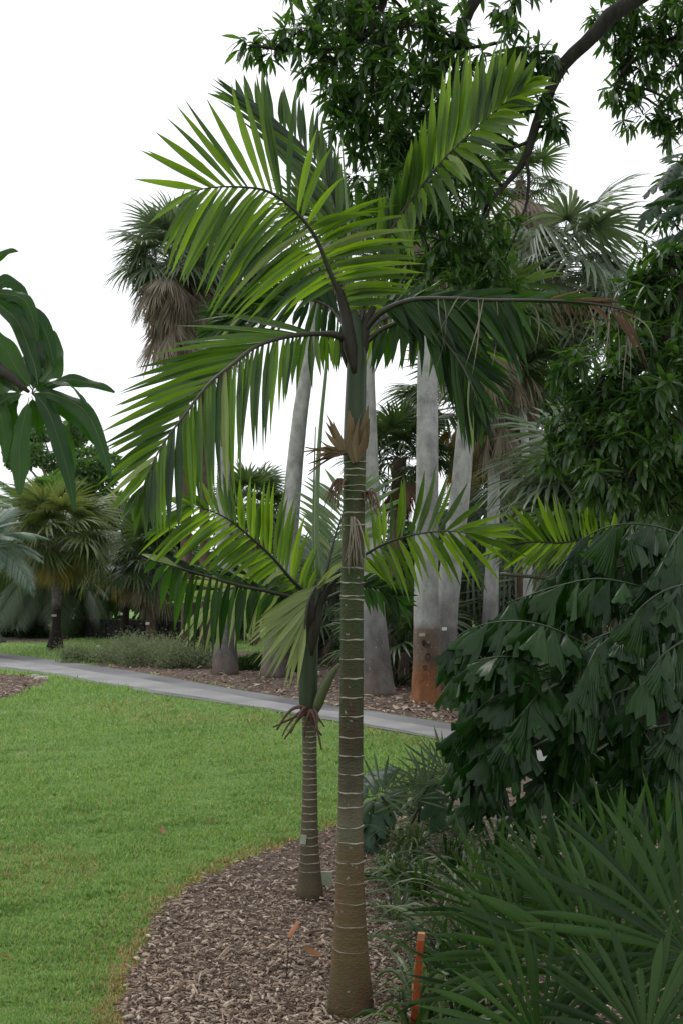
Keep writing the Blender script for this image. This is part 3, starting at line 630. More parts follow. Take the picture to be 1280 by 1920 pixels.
frond(palm, bud, F8, [
    (15, [(700, 610, 720, 520, .1), (740, 592, 800, 520, .1), (790, 596, 880, 570, .1), (840, 615, 940, 620, .1), (875, 637, 965, 690, .1)]),
    (15, [(700, 610, 692, 690, 0), (740, 592, 725, 680, 0), (790, 596, 760, 690, 0), (840, 615, 850, 720, 0), (875, 637, 900, 760, 0)])],
    M['palm'], .013, .003, .032, arch=.05, prio=.8, toward=.3)
bud.flush()
# unopened spear leaf above the crown
tube_obj('spear_leaf', spline([W(664, 590, YM + .03), W(656, 480, YM + .03), W(648, 360, YM + .04), W(641, 262, YM + .05)], 14), np.linspace(.010, .0025, 14), M['spear'], palm, 8)
# dead flower stalks and papery bracts below the crownshaft
def strand_cluster(root, name, base, tips, Y, rad, mat, curl=.3, out=.05, n=None):
    mb = MB()
    for i, (tx, ty) in enumerate(tips):
        b = W(base[0] + rnd.uniform(-4, 4), base[1] + rnd.uniform(-3, 3), Y); t = W(tx, ty, Y - rnd.uniform(0, out))
        d = t - b; ln = np.linalg.norm(d); m_ = b + d * .4 + np.array([0, 0, 1]) * ln * curl * rnd.uniform(.6, 1.3) + rng.normal(0, .02, 3)
        s = np.linspace(0, 1, 10)[:, None]; P = (1 - s) ** 2 * b + 2 * s * (1 - s) * m_ + s * s * t + np.cumsum(rng.normal(0, .0009, (10, 3)), 0)
        tube(mb, P, rad * np.linspace(1.1, .45, 10) * rnd.uniform(.8, 1.2), 6)
    return link(mb.mesh(name, wloc(root)), name, mat, root, wloc(root))
rt = lambda x, y, sx, sy, n: [(x + rnd.uniform(-sx, sx), y + rnd.uniform(-sy, sy)) for _ in range(n)]
strand_cluster(palm, 'flower_stalk', (662, 972), rt(663, 1062, 20, 16, 16), YM - .055, .0035, M['grey_strand'], .12, .02)
strand_cluster(palm, 'flower_stalk', (642, 905), rt(622, 948, 17, 14, 24), YM - .03, .0028, M['brown_strand'], .5, .05)
strand_cluster(palm, 'flower_stalk', (686, 925), rt(700, 955, 15, 12, 20), YM - .01, .0028, M['brown_strand'], .5, .05)
strand_cluster(palm, 'flower_stalk', (650, 848), [(575, 838), (570, 846), (572, 855), (578, 888), (582, 884), (590, 872)], YM - .04, .005, M['bract'], .12, .06)
def bract(base, tips, Y, w, mat):
    mb = MB()
    for tx, ty in tips:
        b = W(*base, Y); t = W(tx, ty, Y - .02); m_ = (b + t) / 2 + rng.normal(0, .008, 3)
        V, Fc = blade_vf(b, m_, t, [1, 0, .3], w * rnd.uniform(.7, 1.2), 6, .6, .1, .3, rnd.gauss(0, .6)); mb.add(V, Fc)
    link(mb.mesh('bract', wloc(palm)), 'bract', mat, palm, wloc(palm))
bract((648, 846), [(612, 792), (618, 788), (626, 790), (610, 808), (620, 800)], YM - .05, .028, M['bract'])
bract((664, 868), [(654, 770), (660, 782), (672, 790)], YM - .06, .05, M['bract'])
bract((672, 860), [(690, 760), (684, 800), (692, 785)], YM - .05, .04, M['bract'])
bract((668, 866), [(648, 800), (676, 775), (686, 815), (658, 812)], YM - .07, .03, M['bract'])
bract((640, 848), [(598, 822), (606, 838), (590, 862), (612, 776)], YM - .06, .02, M['bract'])
bract((646, 846), [(580, 842), (578, 870), (592, 852)], YM - .06, .03, M['bract'])

# ------------------------------------------------------------------ smaller ringed palm
YS = 5.7
sp = thing('ringed_palm', 'smaller slender ringed palm standing behind the tall one with a small tag on its trunk', 'palm tree', [G(581, 1670)[0], YS, 0], 'ringed palms in the mulch bed')
sc2 = list(np.cumsum([0] + [9 + .35 * i for i in range(22)]) + 1352)
ringed_trunk(sp, [(581, 1674, 50), (581, 1655, 45), (581, 1620, 38), (580, 1580, 33), (581, 1500, 28), (581, 1430, 26), (580, 1345, 27)], YS, [s for s in sc2 if s < 1640], bark_green2, .05, .0026)
P = [W(x, y, YS) for x, y in [(579, 1342), (578, 1310), (578, 1260), (579, 1210), (583, 1160), (590, 1120), (597, 1085)]]
tube_obj('crownshaft', spline(P, 22), np.interp(np.linspace(0, 1, 22), [0, .15, .45, .75, 1], [.040, .050, .052, .046, .024]), shaft_mat, sp, 16)
for pts, r0 in (([(583, 1230, YS - .04), (592, 1170, YS - .04), (600, 1130, YS - .02), (628, 1090, YS - .04)], .028), ([(577, 1190, YS - .03), (582, 1150, YS - .05), (578, 1120, YS - .05), (555, 1098, YS - .05)], .024)):
    tube_obj('leaf_base', spline([W(*p) for p in pts], 12), np.interp(np.linspace(0, 1, 12), [0, .25, .5, 1], [r0 * .35, r0 * 1.15, r0, r0 * .5]), shaft_dark, sp, 9)
bud = Budget(sp)
frond(sp, bud, [(590, 1125, YS), (572, 1110, YS - .06), (545, 1085, YS - .12), (510, 1044, YS - .2), (464, 1002, YS - .3), (430, 975, YS - .38), (391, 956, YS - .44), (352, 948, YS - .5)], [
    (26, [(358, 948, 300, 938, 0), (385, 954, 345, 925, 0), (405, 963, 385, 895, 0), (425, 974, 408, 888, 0), (444, 985, 441, 893, 0), (462, 1001, 458, 900, 0), (478, 1015, 486, 893, 0), (494, 1029, 500, 905, 0), (510, 1044, 528, 903, 0), (524, 1060, 548, 925, 0), (536, 1074, 560, 945, 0), (550, 1090, 578, 985, 0), (562, 1101, 592, 1015, 0), (576, 1112, 600, 1050, 0)]),
    (28, [(356, 948, 275, 1000, -.05), (375, 952, 262, 1040, -.05), (391, 956, 270, 1062, -.08), (410, 965, 290, 1075, -.1), (430, 975, 322, 1072, -.12), (450, 990, 345, 1085, -.12), (475, 1012, 385, 1082, -.12), (500, 1035, 430, 1092, -.12), (525, 1062, 470, 1100, -.1), (548, 1088, 510, 1110, -.1), (565, 1104, 530, 1130, -.05)])],
    M['palm_bright'], .012, .002, .034, arch=.05, prio=3, toward=.6, wj=.15)
frond(sp, bud, [(600, 1120, YS), (622, 1095, YS - .05), (660, 1058, YS - .1), (700, 1030, YS - .15), (740, 1012, YS - .2), (790, 1000, YS - .28), (840, 996, YS - .36), (880, 1000, YS - .42)], [
    (19, [(680, 1042, 655, 985, 0), (695, 1033, 678, 955, 0), (712, 1024, 712, 942, 0), (728, 1017, 733, 918, 0), (742, 1012, 750, 902, 0), (757, 1008, 770, 895, 0), (772, 1004, 792, 888, 0), (788, 1000, 820, 880, 0), (802, 999, 842, 892, 0), (818, 997, 865, 903, 0), (832, 996, 910, 922, 0), (848, 997, 955, 962, 0), (862, 998, 985, 985, 0), (878, 1000, 985, 1010, 0)]),
    (20, [(660, 1058, 700, 1080, 0), (690, 1036, 735, 1110, 0), (715, 1023, 755, 1118, 0), (740, 1012, 785, 1115, 0), (765, 1006, 800, 1090, 0), (790, 1000, 835, 1095, 0), (812, 998, 870, 1105, 0), (832, 996, 905, 1112, 0), (850, 997, 930, 1112, 0), (866, 998, 960, 1075, 0), (878, 1000, 985, 1040, 0)])],
    M['palm_bright'], .012, .002, .031, arch=.06, prio=3, toward=.5, wj=.2)
frond(sp, bud, [(604, 1095, YS - .1), (590, 1105, YS - .2), (580, 1125, YS - .28), (574, 1150, YS - .32), (571, 1180, YS - .34)], [
    (22, [(600, 1098, 500, 1150, -.05), (590, 1105, 468, 1185, -.08), (584, 1115, 462, 1208, -.1), (580, 1127, 470, 1228, -.1), (577, 1140, 488, 1255, -.1), (574, 1152, 512, 1275, -.08), (573, 1162, 532, 1300, -.06), (572, 1174, 550, 1292, -.03)]),
    (8, [(604, 1096, 640, 1060, -.1), (592, 1104, 610, 1085, -.1)])],
    M['palm_yellow'], .011, .004, .03, arch=.10, prio=3, toward=.3, wj=.3, label='pale folded frond hanging in front of the crown')
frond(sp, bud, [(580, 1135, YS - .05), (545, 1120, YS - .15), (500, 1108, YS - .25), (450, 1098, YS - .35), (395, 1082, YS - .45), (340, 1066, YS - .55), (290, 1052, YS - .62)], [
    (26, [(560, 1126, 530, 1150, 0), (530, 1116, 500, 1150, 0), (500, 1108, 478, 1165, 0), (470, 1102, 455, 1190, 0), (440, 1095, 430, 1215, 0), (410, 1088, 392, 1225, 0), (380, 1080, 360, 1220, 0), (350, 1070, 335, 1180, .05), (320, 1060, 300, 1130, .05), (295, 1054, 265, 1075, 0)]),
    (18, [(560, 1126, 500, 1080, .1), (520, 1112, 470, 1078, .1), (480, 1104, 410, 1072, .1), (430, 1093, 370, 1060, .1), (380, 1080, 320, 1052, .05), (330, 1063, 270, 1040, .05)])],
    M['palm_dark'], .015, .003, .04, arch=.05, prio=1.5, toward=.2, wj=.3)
frond(sp, bud, [(578, 1140, YS + .1), (530, 1105, YS + .3), (470, 1095, YS + .5), (420, 1110, YS + .65), (380, 1140, YS + .8)], [
    (16, [(550, 1118, 520, 1050, .1), (500, 1098, 430, 1060, .1), (450, 1098, 350, 1085, .1), (400, 1125, 310, 1130, .1)]),
    (18, [(550, 1118, 540, 1180, 0), (500, 1098, 480, 1200, 0), (460, 1096, 440, 1212, 0), (430, 1105, 400, 1230, 0), (400, 1125, 350, 1215, 0), (382, 1138, 330, 1190, 0)])],
    M['palm_yellow'], .013, .003, .036, arch=.05, prio=1, toward=.3)
frond(sp, bud, [(600, 1115, YS + .05), (612, 1070, YS + .12), (625, 1020, YS + .2), (640, 970, YS + .28), (650, 930, YS + .34)], [
    (20, [(606, 1090, 590, 1030, .1), (614, 1060, 575, 1000, .1), (620, 1035, 560, 975, .1), (628, 1005, 548, 945, .1), (638, 975, 560, 915, .1), (648, 938, 600, 880, .1)]),
    (20, [(606, 1090, 660, 1050, .1), (614, 1060, 700, 1020, .1), (620, 1035, 735, 985, .1), (628, 1005, 760, 930, .1), (638, 975, 745, 900, .1), (648, 938, 705, 880, .1)])],
    M['palm_pale'], .012, .003, .03, arch=.04, prio=1, toward=.5)
frond(sp, bud, [(602, 1128, YS + .02), (640, 1110, YS + .05), (685, 1100, YS + .1), (725, 1110, YS + .15), (752, 1130, YS + .2)], [
    (14, [(640, 1110, 680, 1070, 0), (680, 1100, 740, 1075, 0), (710, 1105, 775, 1100, 0), (745, 1125, 785, 1140, 0)]),
    (14, [(640, 1110, 660, 1150, 0), (680, 1100, 700, 1150, 0), (710, 1105, 735, 1165, 0), (745, 1125, 762, 1180, 0)])],
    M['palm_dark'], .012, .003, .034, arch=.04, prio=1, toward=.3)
bud.flush()
tube_obj('spear_leaf', spline([W(596, 1085, YS), W(594, 960, YS), W(600, 820, YS), W(613, 680, YS), W(618, 600, YS)], 20), np.linspace(.017, .006, 20), M['spear'], sp, 8)
tube_obj('spear_leaf', spline([W(590, 1080, YS + .03), W(588, 960, YS + .03), W(592, 800, YS + .02)], 12), np.linspace(.010, .003, 12), M['spear'], sp, 7)
# green flower sheath and brown flower stalks under the crownshaft
o = tube_obj('flower_sheath', spline([W(590, 1340, YS - .03), W(600, 1310, YS - .06), W(615, 1275, YS - .08), (W(636, 1245, YS - .1))], 14), np.interp(np.linspace(0, 1, 14), [0, .2, .6, 1], [.012, .026, .028, .008]), M['sheath'], sp, 10)
strand_cluster(sp, 'flower_stalk', (578, 1330), [(513, 1362), (518, 1370), (530, 1380), (533, 1386), (545, 1375)], YS - .06, .011, M['brown_red'], .35, .08)
strand_cluster(sp, 'flower_stalk', (585, 1332), [(570, 1382), (605, 1378), (602, 1408), (590, 1372), (608, 1362)], YS - .07, .010, M['brown_red'], .3, .05)
def tag_plate(root, px, py, Y, w, h, mat, rot=0, name='name_tag'):
    mb = MB(); c = W(px, py, Y); s = Y / F
    a = R(rot); Rt = np.array([[math.cos(a), 0, math.sin(a)], [0, 1, 0], [-math.sin(a), 0, math.cos(a)]])
    box(mb, c, w * s, .004, h * s, Rt); return link(mb.mesh(name, c, False), name, mat, root, c)
tag_plate(sp, 569, 1574, YS - .05, 11, 17, M['tag_metal'], 8)

# ------------------------------------------------------------------ smooth grey palm trunks
grey_bark = bark_mat('smooth_grey_bark', [(.32, (.20, .195, .185)), (.5, (.33, .325, .31)), (.68, (.45, .44, .42))], 5, (1, 1, .6), .85, .25, 25, (1, 1, 2),
    zramp=dict(top=3.2, jit=.35, ns=2.2, mode='MULTIPLY', fac=1, cols=[(0, (.48, .36, .30)), (.10, (.34, .31, .30)), (.30, (.40, .39, .40)), (.5, (.78, .78, .8)), (.8, (1, 1, 1))]), speck=(40, .70, (.42, .42, .40)))
brown_base = bark_mat('grey_bark_with_brown_base', [(.32, (.20, .195, .185)), (.5, (.33, .325, .31)), (.68, (.45, .44, .42))], 5, (1, 1, .6), .85, .6, 22, (1, 1, 1),
    zramp=dict(top=3.2, jit=.12, ns=3, mode='MULTIPLY', fac=1, cols=[(0, (.72, .34, .17)), (.10, (.62, .26, .12)), (.2, (.36, .24, .18)), (.33, (.42, .34, .29)), (.38, (.92, .92, .94))]), speck=(38, .69, (.42, .42, .40)))
boot_bark = bark_mat('fibrous_bark', [(.3, (.05, .035, .028)), (.6, (.13, .09, .07)), (.75, (.2, .15, .12))], 10, (1, 1, .4), .9, 1, 30, (1, 1, .4))
scaly_bark = bark_mat('scaly_grey_bark', [(.3, (.07, .062, .058)), (.5, (.15, .135, .125)), (.7, (.24, .215, .20))], 16, (1, 1, .8), .9, 1, 22, (1, 1, 1),
    zramp=dict(top=3, jit=.15, mode='MULTIPLY', fac=1, cols=[(0, (.12, .10, .09)), (.36, (.2, .17, .15)), (.44, (.95, .9, .88)), (1, (1, 1, 1))]))
def grey_trunk(root, prof, Y, mat, k=20):
    pr = np.array(sorted(prof, key=lambda p: -p[1]), float)
    P = spline([W(x, y, Y) for x, y, d in pr], 40); s = np.linspace(0, len(pr) - 1, 40); rad = np.interp(s, range(len(pr)), pr[:, 2]) * .5 / F * Y
    P[0][2] = min(P[0][2], -.03) if prof[0][1] > 1150 else P[0][2]
    mb = MB(); tube(mb, P, rad * (1 + rng.normal(0, .006, 40)), k, True, .01); link(mb.mesh('trunk', wloc(root)), 'trunk', mat, root, wloc(root)); return P

fan_live = [fan_template('fan_leaf', 26, 125, .8, .35, .075, seed=i) for i in range(3)]
fan_wide = [fan_template('fan_leaf', 28, 160, .7, .5, .07, seed=i + 5) for i in range(3)]
fan_dead = [fan_template('dead_fan_leaf', 22, 30, .55, .14, .032, seed=i + 9, cup=.05) for i in range(3)]
def mat_set(tms, mat):
    out = []
    for t in tms:
        c = t.copy(); c.materials.clear(); c.materials.append(mat); out.append(c)
    return out
LIVE = mat_set(fan_live, M['fan']); GREY = mat_set(fan_wide, M['fan_grey']); DEAD = mat_set(fan_dead, M['dead']); YEL = mat_set(fan_dead, M['fan_yellow']); BRN = mat_set(fan_dead, M['dead_brown'])
LIVEG = mat_set(fan_live, M['fan_grey'])
DROOP = mat_set([fan_template('fan_leaf', 26, 120, .6, 1.3, .055, seed=i + 30, cup=.3) for i in range(3)], M['fan_grey'])
MUTED = mat_set(fan_live, leaf_mat('olive_fan_leaf', (.06, .09, .03), (.14, .17, .065), .3, (1.8, 1.8, .9), .45, .4))
def grey_palm(label, prof, Y, mat, crown=None, tagp=None):
    b = G(prof[0][0], prof[0][1]); root = thing('grey_palm', label, 'palm tree', [W(prof[0][0], prof[0][1], Y)[0], Y, 0], 'smooth grey palms beyond the path')
    P = grey_trunk(root, prof, Y, mat)
    if crown:
        fan_crown(root, P[-1], crown[0], crown[1], LIVE, M['fan'], (-10, 80), seed=int(Y * 10))
        fan_crown(root, P[-1] + [0, 0, -.1], crown[2], crown[1], DEAD, M['dead'], (-84, -55), 'dead_fan_leaf', seed=int(Y * 7))
    if tagp: tag_plate(root, *tagp)
    return root
grey_palm('leaning smooth grey palm trunk with swollen dark base at left beyond the path', [(424, 1262, 50), (423, 1235, 47), (425, 1190, 36), (427, 1120, 27), (420, 1030, 26), (418, 940, 24), (421, 840, 23)], 21.0, grey_bark, None)
grey_palm('pale grey palm trunk leaning right against the white sky under a tan skirt', [(515, 1268, 56), (518, 1235, 52), (530, 1150, 40), (540, 1030, 36), (549, 920, 33), (562, 790, 29), (576, 690, 26), (598, 540, 22), (612, 450, 20)], 20.2, grey_bark, (16, .85, 46))
grey_palm('thick grey palm trunk directly behind the tall ringed palm', [(708, 1302, 68), (706, 1270, 60), (702, 1200, 50), (697, 1120, 44), (693, 1000, 42), (690, 900, 40), (688, 800, 36), (688, 700, 28), (692, 600, 22), (700, 480, 20)], 16.8, grey_bark, (14, .8, 20))
grey_palm('thick grey palm trunk with cracked orange brown base and a tan tag', [(797, 1320, 60), (798, 1290, 54), (799, 1200, 50), (798, 1120, 46), (799, 1000, 43), (800, 880, 42), (800, 760, 40), (800, 640, 37), (800, 500, 32), (802, 380, 28)], 15.6, brown_base, (16, .85, 26), (790, 1190, 15.6 - .22, 11, 6, M['tag_pink']))
grey_palm('mottled grey palm trunk partly hidden behind the orange based trunk', [(832, 1290, 52), (832, 1230, 46), (836, 1140, 44), (850, 1020, 40), (862, 920, 37), (870, 820, 33), (876, 720, 25), (880, 600, 20)], 17.4, grey_bark, (14, .9, 24), (832, 1179, 17.4 - .24, 9, 6, M['white']))
grey_palm('thin grey palm trunk beside the drooping fan palms', [(916, 1260, 32), (918, 1160, 30), (922, 1040, 25), (925, 900, 22), (926, 820, 20), (928, 740, 18)], 19.0, grey_bark, (16, .85, 24))
grey_palm('thin bowed grey trunk in front of the brown fibrous trunk', [(992, 1250, 22), (988, 1050, 18), (986, 900, 15), (981, 800, 15), (971, 730, 14), (962, 650, 12)], 18.0, grey_bark, (10, .7, 12))
# cracks and holes in the orange-brown base
mb = MB()
for (x, y, w, h) in [(798, 1210, 14, 6), (801, 1232, 9, 14), (796, 1252, 7, 8), (793, 1205, 5, 10)]:
    c = W(x, y, 15.6 - .212); s = 15.6 / F
    a = np.linspace(0, 2 * math.pi, 10, endpoint=False); ring = [c + np.array([math.cos(t) * w * s * .5 * (1 + .2 * math.sin(3 * t)), 0, math.sin(t) * h * s * .5]) for t in a]
    inn = [c + (p - c) * .5 + [0, .03, 0] for p in ring]
    mb.add(ring + inn, [(i, (i + 1) % 10, 10 + (i + 1) % 10, 10 + i) for i in range(10)] + [tuple(range(10, 20))])
par = [o for o in COL.objects if o.get('label', '').startswith('thick grey palm trunk with cracked')][0]
link(mb.mesh('bark_hole', wloc(par)), 'bark_hole', M['black'], par, wloc(par))

# ------------------------------------------------------------------ fan palms with dead skirts
def fan_palm(label, prof, Y, mat, size, nl, nd, live, dead, seed, group='fan palms standing in the garden', elev=(-30, 85), dsize=None, tagp=None, az=None, name='fan_palm', delev=(-84, -40), tiers=0):
    root = thing(name, label, 'palm tree', [W(prof[0][0], prof[0][1], Y)[0], Y, 0], group)
    P = grey_trunk(root, prof, Y, mat, 14)
    fan_crown(root, P[-1], nl, size, live, None, elev, 'fan_leaf', .08, seed=seed)
    if nd: fan_crown(root, P[-1] + [0, 0, -.05], nd, dsize or size, dead, None, delev, 'dead_fan_leaf', .1, seed=seed + 1)
    for k in range(tiers): fan_crown(root, P[-1] - [0, 0, .35 + .4 * k], nd // 3, (dsize or size) * .9, dead, None, (-88, -60), 'dead_fan_leaf', .08, seed=seed + 5 + k)
    if tagp: tag_plate(root, *tagp)
    return root
fan_palm('shaggy fan palm with long tan skirt high against the sky', [(352, 1185, 24), (348, 900, 20), (342, 640, 20), (325, 490, 20)], 24, boot_bark, .9, 46, 60, LIVEG, DEAD, 11, elev=(-30, 85), dsize=1.15, delev=(-84, -35), tiers=3)
fan_palm('fan palm with grey skirt crowded beside the shaggy one', [(432, 1185, 22), (425, 900, 20), (420, 640, 20), (418, 500, 20)], 26, boot_bark, .9, 40, 60, LIVEG, DEAD, 12, elev=(-30, 85), dsize=1.2, tiers=3)
fan_palm('low crowned fan palm of the tan skirted group', [(385, 1180, 20), (383, 900, 18), (380, 560, 18)], 28, boot_bark, .9, 22, 70, LIVE, DEAD, 13, elev=(-30, 80), dsize=1.2, tiers=3)
fan_palm('fan palm with upright blue green leaves seen between two grey trunks', [(735, 1230, 30), (740, 1080, 28), (748, 860, 26)], 20, boot_bark, .75, 34, 14, LIVE, BRN, 14, elev=(-20, 88))
fan_palm('big fan palm with drooping grey green leaves and yellow skirt at upper right', [(985, 1240, 46), (980, 1000, 44), (985, 800, 46), (1010, 640, 40), (1040, 500, 34)], 19.5, boot_bark, 1.2, 44, 36, DROOP + LIVEG, YEL, 15, elev=(-75, 70), dsize=1.2)
fan_palm('brown booted fan palm with ragged leaves behind the mottled trunk', [(940, 1240, 40), (938, 1000, 40), (935, 700, 40), (930, 560, 30)], 22, boot_bark, .95, 26, 40, LIVE, DEAD, 16, elev=(-40, 85), dsize=1.2)
fan_palm('tall narrow fan palm with feathery dead skirt near the mango limb', [(965, 1240, 26), (968, 800, 24), (970, 520, 22), (975, 340, 20)], 22, boot_bark, .6, 20, 50, LIVE, DEAD, 17, dsize=1.1, tiers=3)
fan_palm('fan palm with a yellowing hanging skirt behind the pale trunks', [(872, 1230, 24), (870, 980, 24), (868, 760, 22)], 22, boot_bark, 1.0, 22, 30, LIVE, YEL, 18, dsize=.9, tiers=2)
fan_palm('fan palm with drooping pale leaves at the right of the grey trunks', [(940, 1255, 30), (945, 1120, 30), (950, 1010, 28)], 20.5, boot_bark, 1.15, 34, 30, DROOP, DEAD, 19, elev=(-70, 80))
fan_palm('fan palm with broad pleated leaves above the fishtail palm', [(1090, 1250, 30), (1095, 1080, 30), (1100, 930, 26)], 14, boot_bark, .95, 34, 16, GREY, DEAD, 20, elev=(-50, 85))
fan_palm('short fan palm in the shade under the mango', [(1180, 1260, 30), (1180, 1120, 30), (1180, 1000, 26)], 13, boot_bark, .95, 30, 10, LIVE, DEAD, 21, elev=(-50, 80))
fan_palm('low trunkless fan palm between the two thick grey trunks', [(755, 1268, 20), (756, 1250, 20), (757, 1225, 18)], 18.5, boot_bark, .85, 22, 6, LIVE, DEAD, 22, elev=(-10, 85))
fan_palm('leafy fan palm with arching leaves low behind the tan tagged trunk', [(765, 1230, 22), (765, 1180, 22), (766, 1130, 20)], 21, boot_bark, .95, 30, 8, LIVE, DEAD, 23, elev=(-50, 85))
fan_palm('low fan palm in the gap left of the small palm crownshaft', [(640, 1222, 22), (640, 1190, 22), (640, 1140, 20)], 24, boot_bark, 1.0, 28, 10, LIVE, DEAD, 24, elev=(-40, 85))
fan_palm('fan palm with brown booted trunk seen right of the small crownshaft', [(602, 1238, 22), (603, 1180, 22), (605, 1100, 22)], 26, boot_bark, .9, 24, 16, LIVEG, DEAD, 25)
fan_palm('fan palm peeping over fronds between the leaning grey trunks', [(478, 1210, 20), (478, 1100, 20), (478, 960, 18)], 32, boot_bark, 1.0, 30, 12, LIVE, DEAD, 26)
fan_palm('fan palm with bright rosette and two tone scaly trunk beside the far path', [(104, 1214, 34), (105, 1200, 26), (106, 1170, 16), (108, 1090, 20), (112, 1020, 18), (114, 1005, 16)], 30, scaly_bark, 1.15, 46, 16, MUTED, YEL, 31, elev=(-45, 85), dsize=1.0, tagp=(102, 1154, 29.75, 9, 4, M['tag_pink']), group='fan palms beyond the path')
fan_palm('fan palm with shaggy grey trunk and dry lower leaves before the dark wall', [(234, 1196, 16), (235, 1150, 16), (236, 1120, 22), (238, 1060, 20), (240, 1030, 18)], 34.5, scaly_bark, 1.2, 40, 26, MUTED, YEL, 32, elev=(-35, 85), dsize=1.1, tagp=(228, 1151, 34.2, 5, 5, M['white']), group='fan palms beyond the path')
fan_palm('brown trunked fan palm at the right end of the dark wall', [(283, 1208, 18), (284, 1160, 19), (286, 1090, 17), (288, 1050, 16)], 32, boot_bark, 1.1, 34, 24, LIVE, DEAD, 33, tagp=(277, 1169, 31.7, 7, 5, M['white']), group='fan palms beyond the path')

# feather palms at far left
def feather_template(name, nl=46, ln=1.0, lw=.013, ll=.34, droop=.55, seed=0):
    r = random.Random(seed); mb = MB(); s = np.linspace(0, 1, 16); P = np.stack([0 * s, s * ln * (1 - .15 * s), .25 * s - droop * s * s], -1)
    tube(mb, P, .012 * (1 - .8 * s), 4)
    T = unit(np.gradient(P, axis=0))
    for i in range(nl):
        t = .15 + .85 * i / (nl - 1)
        for sd in (-1, 1):
            p0 = np.array([np.interp(t, s, P[:, k]) for k in range(3)]); Tn = np.array([np.interp(t, s, T[:, k]) for k in range(3)])
            L_ = ll * math.sin(math.pi * min(.93, t * .8 + .15)) * r.uniform(.9, 1.1)
            d = unit(np.array([sd, 0, 0]) + Tn * .9 + np.array([0, 0, .1])); p2 = p0 + d * L_ + np.array([0, 0, -.45 * L_]); p1 = p0 + d * L_ * .5 + [0, 0, .02]
            V, Fc = blade_vf(p0, p1, p2, Tn, lw, 3, .3, .05, .4); mb.add(V, Fc)
    return mb.mesh(name)
fe = [feather_template('frond', seed=i, droop=d) for i, d in ((0, .45), (1, .6), (2, .75))]
SILV = mat_set(fe, M['silver']); FEG = mat_set(fe, M['fan']); FEL = mat_set(fe, M['foliage_light'])
def feather_palm(label, prof, Y, mat, size, n, tms, seed, elev=(-15, 80)):
    root = thing('feather_palm', label, 'palm tree', [W(prof[0][0], prof[0][1], Y)[0], Y, 0], 'feather palms beyond the path')
    P = grey_trunk(root, prof, Y, mat, 12); fan_crown(root, P[-1], n, size, tms, None, elev, 'frond', .05, seed=seed)
feather_palm('silvery feather palm at the far left edge', [(-30, 1200, 30), (-28, 1120, 26), (-22, 1030, 24)], 27, boot_bark, 1.45, 30, SILV, 41, (-15, 80))
feather_palm('thick trunked feather palm with drooping dull green fronds', [(18, 1187, 34), (20, 1165, 26), (22, 1110, 22), (26, 1060, 22)], 41, boot_bark, 3.2, 34, FEG, 42, (-40, 80))
feather_palm('slim feather palm with long weeping fronds behind the bright rosette palm', [(74, 1196, 9), (78, 1160, 8), (88, 1100, 9), (98, 1070, 10)], 38, boot_bark, 2.9, 34, FEG, 43, (-45, 80))
feather_palm('pale leaning feather palm right of the bright rosette palm', [(122, 1190, 12), (128, 1130, 12), (135, 1060, 12)], 40, boot_bark, 3.0, 32, FEL, 44, (-50, 80))
feather_palm('broad green feather palm rising over the others at left', [(60, 1190, 16), (62, 1080, 15), (64, 985, 14)], 46, boot_bark, 3.6, 34, FEL, 45, (-40, 80))

# ------------------------------------------------------------------ background broadleaf trees and shrubs
TQ = tmpl_quad()
trunk_bark = bark_mat('tree_bark', [(.3, (.05, .042, .035)), (.7, (.14, .12, .10))], 8, (1, 1, .3), .9, .8, 30)
def broad_tree(label, base_px, Y, blobs, n, size, mat, tr=.14, name='broadleaf_tree', flat=.8, fork=True, group='trees at the back of the garden'):
    X = W(base_px[0], base_px[1], Y)[0]; root = thing(name, label, 'tree', [X, Y, 0], group)
    C = [W(x, y, Y + dy) for x, y, dy, r in blobs]; Rr = [r / F * Y for *_, r in blobs]
    cen = np.mean(C, 0); top = np.array([X + (cen[0] - X) * .5, Y, max(.6, cen[2] * .75)])
    tube_obj('trunk', spline([(X, Y, -.05), (X + .1 * tr, Y, top[2] * .5), top], 10), np.linspace(tr * 1.25, tr * .7, 10), trunk_bark, root, 10, .04)
    for c in C:
        st = np.array([X, Y, 0]) + (top - [X, Y, 0]) * rnd.uniform(.55, 1)
        tube_obj('limb', spline([st, (st + c) / 2 + [0, 0, .1 * np.linalg.norm(c - st)], c], 8), np.linspace(tr * .45, tr * .08, 8), trunk_bark, root, 6)
    A, P, S = tree_leaves(C, Rr, n, size, flat)
    keep = P[:, 2] > .05; A, P, S = A[keep], P[keep], S[keep]
    o = link(scatter_mesh('crown', TQ, A * S[:, None, None], P - wloc(root)), 'crown', mat, root, wloc(root)); tag(o, kind='stuff')
def rb(x0, x1, y0, y1, n, r, dy=1.0): return [(rnd.uniform(x0, x1), rnd.uniform(y0, y1), rnd.uniform(-dy, dy), r * rnd.uniform(.7, 1.3)) for _ in range(n)]
broad_tree('tall airy tree rising behind the palms at left', (120, 1190), 52, rb(20, 200, 800, 900, 16, 26, 3) + rb(60, 230, 880, 960, 10, 24, 3), 15000, .26, M['foliage_light'], .3)
broad_tree('dark leafy tree behind the wall in the left background', (200, 1190), 44, rb(150, 300, 1050, 1120, 14, 26, 2), 15000, .2, M['foliage'], .2)
broad_tree('green leafy tree right of the wall', (320, 1190), 40, rb(280, 380, 1040, 1160, 14, 26, 2), 14000, .18, M['foliage_light'], .18)
broad_tree('low dark tree at the left edge behind the feather palms', (20, 1185), 48, rb(-60, 120, 1040, 1130, 16, 30, 2), 12000, .22, M['foliage_light'], .2)
broad_tree('leafy tree filling the gap behind the small ringed palm', (450, 1190), 36, rb(380, 560, 1060, 1170, 16, 30, 2), 13000, .2, M['foliage_light'], .2)
